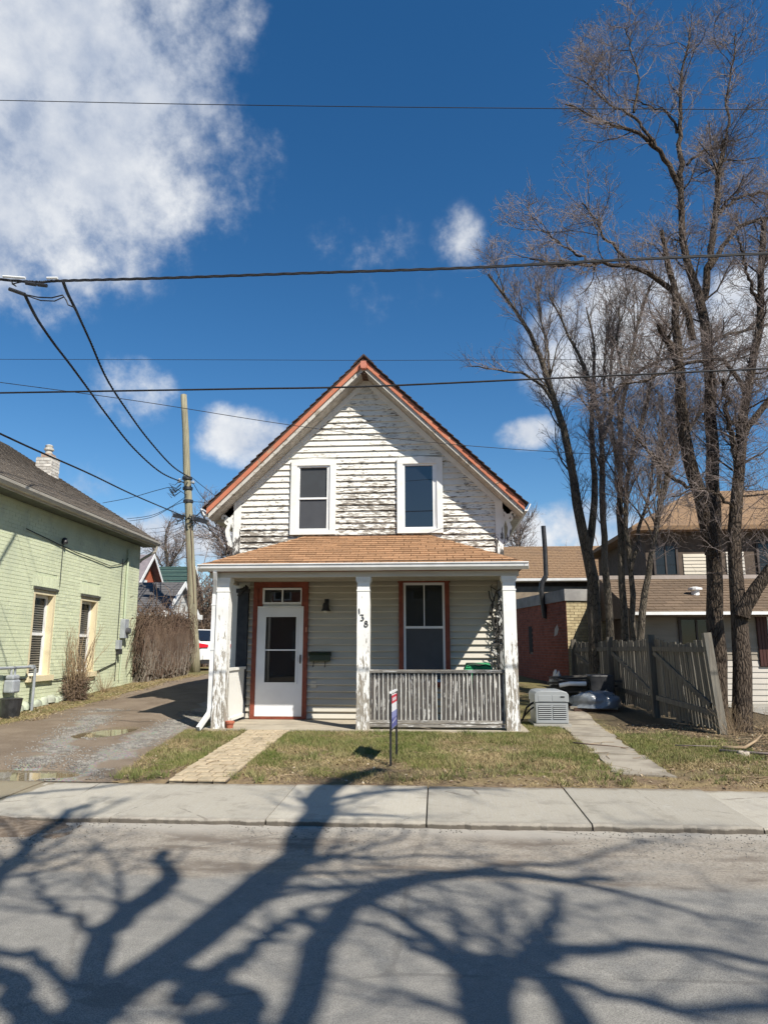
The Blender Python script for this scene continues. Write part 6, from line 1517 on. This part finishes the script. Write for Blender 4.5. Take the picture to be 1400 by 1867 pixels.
# ---- overhead cables
def cable(label, pts, r, extra=None, twist=0):
    """smooth cable through points"""
    P = [Vector(p) for p in pts]; out = []
    for i in range(len(P) - 1):
        p0, p1, p2, p3 = P[max(i - 1, 0)], P[i], P[i + 1], P[min(i + 2, len(P) - 1)]
        for k in range(8):
            u = k / 8; out.append(.5 * ((2 * p1) + (p2 - p0) * u + (2 * p0 - 5 * p1 + 4 * p2 - p3) * u * u + (3 * p1 - p0 - 3 * p2 + p3) * u ** 3))
    out.append(P[-1])
    if twist:
        fine = []
        for a, b in zip(out, out[1:]): fine += [a.lerp(b, k / 4) for k in range(4)]
        fine.append(out[-1]); b = MB()
        for ph in (0, 2.1, 4.2): b.tube([p + Vector((math.cos(i * twist + ph), 0, math.sin(i * twist + ph))) * r * 1.15 for i, p in enumerate(fine)], r, 5)
    else: b = MB().tube(out, r, 6)
    o = b.build('overhead_cable', cable_black, None, True); tag(o, label, 'cable', 'overhead cables'); return o
def px_depth(px, Ya, Yb):
    """pixel path whose depth runs from Ya to Yb (evenly in 1/Y)"""
    n = len(px); return [at(x, y, 1 / (1 / Ya + (1 / Yb - 1 / Ya) * i / (n - 1))) for i, (x, y) in enumerate(px)]
def ext(pts, a, b):
    pts = [Vector(p) for p in pts]; return [pts[0] + (pts[0] - pts[1]).normalized() * a] + pts + [pts[-1] + (pts[-1] - pts[-2]).normalized() * b]
c1 = cable('thick twisted black cable crossing the sky above the house roof', ext([at(x, y, 9) for x, y in ((-60, 505), (60, 514), (110, 512), (300, 507), (560, 498), (860, 488), (1130, 474), (1400, 462))], 8, 12), .011, twist=.55)
b = MB()
for x0, y0, x1, y1 in ((48, 516, 66, 519), (70, 519, 86, 521), (18, 527, 46, 537)): b.tube([at(x0, y0, 8.98), at(x1, y1, 8.98)], .028, 8)
b.build('splice', dark_metal, c1)
MB().tube([at(x, y, 8.97) for x, y in ((-20, 505), (20, 512), (30, 522), (22, 518), (40, 514), (62, 515))], .01, 5).tube([at(x, y, 8.97) for x, y in ((46, 537), (70, 542), (95, 543), (115, 538), (122, 548), (125, 556), (137, 561))], .01, 5).tube([at(x, y, 8.97) for x, y in ((46, 538), (75, 548), (100, 549), (118, 541))], .009, 5).build('jumper_wire', cable_black, c1)
MB().tube([at(6, 504, 8.95), at(47, 507, 8.95)], .018, 6).tube([at(86, 507, 8.95), at(106, 507, 8.95)], .018, 6).build('connector', white_metal, c1)
cable('thin high wire near the top of the sky', ext([at(x, y, 9) for x, y in ((-40, 182), (350, 190), (700, 195), (1050, 198), (1440, 200))], 8, 12), .0055)
cable('black cable crossing just below the roof peak', ext([at(x, y, 9) for x, y in ((-40, 717), (200, 713), (440, 709), (660, 705), (1000, 690), (1440, 670))], 8, 12), .0125)
cable('faint hairline wire just above the roof peak', ext([at(x, y, 11) for x, y in ((-40, 655), (400, 656), (700, 657), (1100, 655), (1440, 652))], 8, 12), .004)
cable('thin wire slanting down across the gable towards the trees', px_depth([(-30, 693), (250, 731), (530, 775), (780, 806), (1030, 825), (1240, 833)], 10, 14), .0055)
cable('thick cable slanting from the far left down to the pole', px_depth([(-60, 762), (60, 818), (160, 862), (250, 905), (340, 943)], 10.5, 25.6), .018)
cable('twisted service drop running down to the left side of the pole', px_depth([(46, 537), (60, 566), (72, 587), (99, 626), (129, 665), (162, 710), (198, 760), (245, 818), (295, 862), (336, 880)], 8.98, 25.6), .012, twist=.9)
cable('twisted service drop running down to the front of the pole', px_depth([(116, 514), (124, 535), (137, 561), (145, 578), (165, 622), (195, 690), (230, 745), (270, 800), (315, 850), (346, 870)], 8.98, 25.6), .012, twist=.9)
YP = 25.7
cable('arched wire from the pole towards the green house chimney', [at(188, 917, 30), at(240, 907, 28), at(290, 893, 26.5), at(315, 889, 26), at(340, 902, YP)], .012)
cable('low wire from the pole to the green house roof edge', [at(232, 946, 30), at(275, 940, 28), at(310, 925, 26.5), at(340, 905, YP)], .011)
cable('wire from the pole passing behind the green roof edge', [at(236, 950, 31), at(280, 942, 29), at(330, 917, 27), at(375, 916, 26)], .011)
for k, (x, y, y1, lab) in enumerate(((266, 965, 948, 'uppermost'), (268, 972, 956, 'second'), (262, 985, 958, 'third'), (258, 1000, 962, 'fourth'), (250, 1012, 964, 'lowest'))):
    cable('%s of the thin telephone wires fanning left from the pole' % lab, [at(x, y, 34), at((x + 345) / 2, (y + y1) / 2 + 4, 30), at(346, y1, YP)], .008)
for k, (p, lab) in enumerate(((((352, 872), (372, 888), (395, 905), (430, 925)), 'upper'), (((352, 880), (368, 905), (390, 925)), 'middle'), (((355, 945), (385, 960), (420, 978), (460, 995)), 'lower'), (((370, 958), (400, 978), (440, 1005)), 'lowest'))):
    cable('%s wire from the pole running behind the white house' % lab, [at(x, y, YP + 2.5 * i) for i, (x, y) in enumerate(p)], .012)

# ---- white car
def build_car():
    loc = Vector((-10.35, 29.3, .70)); t = thing('white_suv', 'white car with a red tail light parked behind the utility pole', 'car', tuple(loc), R(-38), local=True)   # local +x = rear
    wm = mat('white_car_paint', (.72, .72, .71), (.70, .70, .69), 2, .25, spec=.5); gm = mirror_glass; b = MB()
    secs = [(-2.25, .35, .75, .62, .78), (-2.1, .28, .92, .80, .86), (-1.2, .26, 1.05, .90, .90), (-.75, .25, 1.10, .90, .90), (1.9, .27, 1.12, .90, .90), (2.2, .32, 1.08, .86, .88), (2.3, .42, .90, .80, .84)]
    V = []; n = len(secs)
    for x, zl, zh, wl, wh in secs: V += [(x, -wl, zl), (x, -wh, (zl + zh) / 2), (x, -wh * .95, zh), (x, wh * .95, zh), (x, wh, (zl + zh) / 2), (x, wl, zl)]
    F = [(6 * i + j, 6 * i + (j + 1) % 6, 6 * i + 6 + (j + 1) % 6, 6 * i + 6 + j) for i in range(n - 1) for j in range(6)] + [tuple(range(5, -1, -1)), tuple(6 * (n - 1) + j for j in range(6))]
    body = b.add(V, F).build('body', wm, t, True, bevel=.03)
    c = MB(); cs = [(-.85, 1.08, .84), (-.05, 1.58, .70), (1.45, 1.60, .68), (2.12, 1.10, .80)]; V = []
    for x, z, w in cs: V += [(x, -w, z), (x, w, z)]
    V += [(-.85, -.86, 1.05), (-.85, .86, 1.05), (2.15, -.84, 1.05), (2.15, .84, 1.05)]
    c.add(V, [(0, 2, 3, 1), (2, 4, 5, 3), (4, 6, 7, 5), (8, 10, 6, 4, 2, 0), (9, 1, 3, 5, 7, 11), (10, 11, 7, 6), (8, 0, 1, 9), (8, 9, 11, 10)]).build('cabin', wm, t, bevel=.02)
    MB().add([(1.52, -.62, 1.55), (1.52, .62, 1.55), (2.10, .72, 1.14), (2.10, -.72, 1.14)], [(0, 1, 2, 3)]).build('rear_window', gm, t).location = (.03, 0, .02)
    for s in (-1, 1):
        MB().add([(-.55, s * .80, 1.15), (1.75, s * .80, 1.15), (1.38, s * .705, 1.54), (.0, s * .715, 1.54)], [(0, 1, 2, 3)]).build('side_window', gm, t).location = (0, s * .02, 0)
        MB().add([(1.95, s * .915, .90), (2.34, s * .90, .88), (2.36, s * .50, .90), (2.30, s * .46, 1.0), (2.26, s * .86, 1.06), (1.90, s * .905, 1.05), (2.1, s * .5, .95)], [(0, 1, 4, 5), (1, 2, 3, 4), (0, 6, 2, 1), (5, 4, 3, 6), (0, 5, 6)]).build('tail_light', mat('tail_red', (.45, .012, .02), (.4, .01, .015), 3, .2), t)
        for x in (-1.4, 1.4):
            w = MB().lathe([(.2, -.1), (.33, -.1), (.34, 0), (.33, .1), (.2, .1)], (0, 0, 0), 20).build('wheel', mat('tyre', (.02, .02, .02)), t); w.matrix_local = Matrix.Translation((x, s * .82, .34)) @ Matrix.Rotation(math.pi / 2, 4, 'X')
            MB().lathe([(.02, -.105), (.2, -.105), (.2, .105), (.02, .105)], (0, 0, 0), 14).build('rim', grey_metal, w)
    MB().box(2.29, 2.36, -.72, .72, .42, .62).build('bumper', wm, t, bevel=.02); MB().box(2.20, 2.33, -.78, .78, .28, .42).build('lower_bumper', dark_metal, t)
build_car()

# ---- buildings behind the hedge
dark_roof = mat('charcoal_roof', (.085, .082, .085), (.13, .125, .125), 14, .9, .4, 60, stretch=(.5, 1, 1))
white_wall = mat('white_render', (.62, .61, .58), (.55, .54, .51), 3, .8, c3=(.42, .41, .38), s3=2)
def build_garage():
    t = thing('white_garage', 'white garage with a charcoal shingled roof and small gable behind the hedge', 'garage', (-14, 28.5, .7))
    x1 = at(297, 1112, 27).x - .02
    gable_block(t, -20, x1, 27.0, 30.6, .6, 2.95, 4.15, 'x', white_wall, dark_roof, .25, .22, .08, white_metal, (-1, .14, .5))
    MB().box(x1 + .002, x1 + .35, 26.8, 30.8, 2.78, 2.98).build('cornice', white_metal, t)
    rng = random.Random(1); sm = mat('gable_shingle', (.5, .5, .48), (.38, .38, .36), 9, .8, rnd=.3); r = 0; z = 3.0; c = 28.8
    while z < 3.95:
        hw = 1.8 * (4.1 - z) / 1.2 - .08; y = c - hw + (.1 if r % 2 else 0)
        while y < c + hw - .1: MB().box(x1 + .004, x1 + .03, y, min(y + .27, c + hw), z, z + .155).build('gable_shingle', sm, t); y += .28
        z += .16; r += 1
    MB().box(-16.5, -14.2, 26.96, 26.999, .7, 2.6).build('garage_door', white_metal, t)
    s = thing('low_white_shed', 'low white shed with a dark roof between the pole and the white house', 'shed', (-10, 36, .7))
    a, b2 = at(352, 1130, 36), at(400, 1130, 36)
    gable_block(s, a.x, b2.x + 2, 36, 40, .6, 2.6, 3.6, 'x', white_wall, dark_roof, .3, .2, .1, white_metal)
    simple_window(s, a.x + .6, a.x + 1.3, 1.5, 2.3, 35.98, white_metal)
build_garage()
orange_brick = mat('orange_brick', (.40, .115, .06), (.33, .09, .048), 9, .9, .3, 40)
def build_brick_houses():
    t = thing('green_roofed_brick_house', 'far orange brick house with a dark green metal roof', 'house', (-18, 45, .7))
    x1 = at(318, 1070, 44).x + .25; gr = mat('green_metal_roof', (.045, .085, .075), (.06, .10, .088), 3, .5)
    gable_block(t, x1 - 6, x1, 44.0, 47.6, .6, 4.9, 6.75, 'x', orange_brick, gr, .35, .45, .08, white_metal)
    up = Vector((0, 2.15, 2.21)).normalized(); 
    for k in range(8):                                                  # standing courses of the metal roof
        p = Vector((0, 43.62 + .27 * k, 4.78 + .278 * k)); MB().box(x1 - 6.4, x1 + .4, p.y, p.y + .05, p.z + .01, p.z + .07).build('roof_course', gr, t)
    MB().box(x1 + .003, x1 + .03, 45.5, 46.2, 4.4, 5.3).build('window', mat('cream_frame', (.6, .52, .38)), t)
    s = thing('gabled_brick_house', 'far orange brick gable house at the corner of the green house', 'house', (-18, 40, .7))
    x2 = at(240, 1070, 36).x
    gable_block(s, x2 - 5, x2, 36, 39.6, .6, 4.75, 6.5, 'x', orange_brick, mat('mauve_grey_roof', (.22, .19, .2), (.17, .15, .16), 5, .9), .2, .4, .1, white_metal)
    MB().box(x2 + .003, x2 + .04, 37.2, 37.9, 4.3, 5.2).build('window', white_metal, s)
build_brick_houses()
def build_brush():
    for k, (px, py, Y, lab, h) in enumerate(((372, 1150, 33, 'brown leafless thicket left of the porch downspout', 3.6), (395, 1150, 33.5, 'pale tangled brush rising behind the porch downspout', 4.2))):
        p = at(px, py, Y); g = Grow(80 + k); t = thing('bare_thicket', lab, 'shrub', (p.x, Y, .7), group='bare thickets behind the drive')
        n = 60; base = np.array([p.x, Y, .6]) + np.concatenate([g.g.normal(0, .5, (n, 2)), np.zeros((n, 1))], 1); P = np.stack([base + np.array([0, 0, 1]) * u * h + g.g.normal(0, .12 + .3 * u, (n, 3)) for u in np.linspace(0, 1, 7)], 1)
        Rr = np.full((n, 7), .016); tw = g.spawn(P, Rr, 1800, .3, 1.1, (.3, 1.2), .02, 5, .6, .009, .1, .25)
        V, F = np_tubes([(P, Rr), tw], 3); np_mesh('stems', V, F, twig_brown if k == 0 else twig_mat, t)
build_brush()

# ---- fallen branches and scraps by the trees
def fallen(label, pts, r, m=twig_mat):
    o = MB().tube([(x, y, ground_h(x, y) + .02 + dz) for x, y, dz in pts], [r * (1 - .6 * i / (len(pts) - 1)) for i in range(len(pts))], 6).build('fallen_branch', m, None, True); tag(o, label, 'branch', 'fallen branches')
fallen('long forked fallen branch on the soil below the rough tree', [(3.85, 10.35, .03), (4.1, 10.25, .05), (4.35, 10.5, .1), (4.6, 10.9, .12)], .028, straw_stem)
fallen('straight fallen branch lying towards the paved lot', [(3.75, 10.2, .02), (4.3, 9.9, .03), (4.8, 9.7, .02), (5.3, 9.75, .02)], .022)
fallen('short stick lying across the concrete path', [(1.9, 10.55, .05), (2.1, 10.35, .06), (2.35, 10.3, .05), (2.55, 10.15, .05)], .012, twig_brown)
fallen('thin fallen twig near the leaning fence post', [(3.3, 10.6, .02), (3.6, 10.5, .03), (3.85, 10.55, .02)], .010)
fallen('curved twig lying on the soil in front of the lot', [(4.4, 9.1, .02), (4.7, 9.3, .03), (5.0, 9.25, .02), (5.25, 9.4, .02)], .010)
sc = lump_mesh('stone', mat('pale_stone', (.42, .37, .30), (.34, .29, .23), 6, .9, .3), None, (4.0, 10.05, ground_h(4, 10) - .01), .085, .06, .07, 2, .3, 2, 14, 6); tag(sc, 'pale stone lying beside the fallen branch', 'stone')
def build_soil_twigs():
    g = np.random.default_rng(12); n = 700; P = np.zeros((n, 3, 3)); xy = np.stack([g.uniform(3.3, 6.3, n), g.uniform(8.3, 12.6, n)], -1); k = g.random(n) < .2; xy[k] = np.stack([g.uniform(-3.5, 3.5, k.sum()), g.uniform(8.2, 11.5, k.sum())], -1)
    z = np.array([ground_h(a, b) + .02 for a, b in xy]); P[:, 0] = np.concatenate([xy, z[:, None]], 1); a = g.uniform(0, 6.28, n); L = g.uniform(.05, .22, n)
    for j in (1, 2): P[:, j] = P[:, j - 1] + np.stack([np.cos(a) * L, np.sin(a) * L, g.normal(0, .01, n)], -1); a = a + g.normal(0, .4, n)
    V, F = np_tubes([(P, np.full((n, 3), .003) * g.uniform(.6, 1.8, n)[:, None])], 3); tag(np_mesh('soil_twigs', V, F, straw_stem), 'scattered small twigs on the soil under the trees', 'twigs', kind='stuff')
build_soil_twigs()

# ---- unseen houses added behind the viewer: they darken the porch and show in the panes
def build_added_houses():
    specs = [(-13.5, -6.0, -21, -13, 4.6, 7.6, (.42, .16, .10), 'added unseen red brick house across the street facing the green house'),
             (-3.5, 4.0, -22, -13.5, 4.4, 7.8, (.40, .36, .30), 'added unseen beige sided house across the street facing the white house'),
             (7.0, 14.5, -21, -13, 4.6, 7.4, (.25, .27, .28), 'added unseen grey sided house across the street facing the big trees')]
    for k, (x0, x1, y0, y1, ze, zr, c, lab) in enumerate(specs):
        t = thing('added_opposite_house', lab, 'house', ((x0 + x1) / 2, (y0 + y1) / 2, .06), group='houses added across the street')
        w = gable_block(t, x0, x1, y0, y1, 0, ze, zr, 'y', mat('added_wall_%d' % k, c, tuple(q * .85 for q in c), 3, .85), dark_roof, .35, .3, .12, white_metal)
        xm = (x0 + x1) / 2
        for xa, xb, za, zb in ((x0 + .8, x0 + 2.0, .9, 2.5), (x1 - 2.0, x1 - .8, .9, 2.5), (xm - 1.6, xm - .6, 4.2, 5.5), (xm + .6, xm + 1.6, 4.2, 5.5)):
            f = ring(xa, xb, za, zb, .08, y1 - .02, y1 + .06).build('window', white_metal, t); MB().box(xa + .08, xb - .08, y1, y1 + .02, za + .08, zb - .08).build('pane', dark_glass, f)
        d = MB().box(xm - .48, xm + .48, y1, y1 + .05, .25, 2.3).build('door', brown_red, t); MB().box(xm + .34, xm + .38, y1 + .05, y1 + .1, 1.2, 1.3).build('handle', grey_metal, d)
        MB().box(xm - .8, xm + .8, y1, y1 + .9, 0, .24).build('front_step', concrete_grey, t)
build_added_houses()

# ---- far wood closing the view between the houses
def build_treeline():
    g = Grow(90); n = 420; x = g.g.uniform(-75, 75, n); y = g.g.uniform(62, 85, n); h = g.g.uniform(5, 11, n); b = np.stack([x, y, np.full(n, .6)], -1)
    P = np.stack([b + np.stack([np.zeros(n), np.zeros(n), h * u], -1) + g.g.normal(0, .35 * u + .02, (n, 3)) for u in np.linspace(0, 1, 6)], 1); Rr = np.full((n, 6), .11) * np.linspace(1, .3, 6)[None]
    a = g.spawn(P, Rr, 5200, 1.2, 3.2, (.4, 1.1), .15, 5, .4, .03, .15, .2); c = g.spawn(a[0], a[1], 7000, .6, 1.6, (.4, 1.1), .1, 4, .6, .022, .1, .2)
    V, F = np_tubes([(P, Rr), a, c], 3); tag(np_mesh('far_treeline', V, F, twig_mat), 'far off bare wood beyond the back yards', 'trees', kind='stuff')
build_treeline()
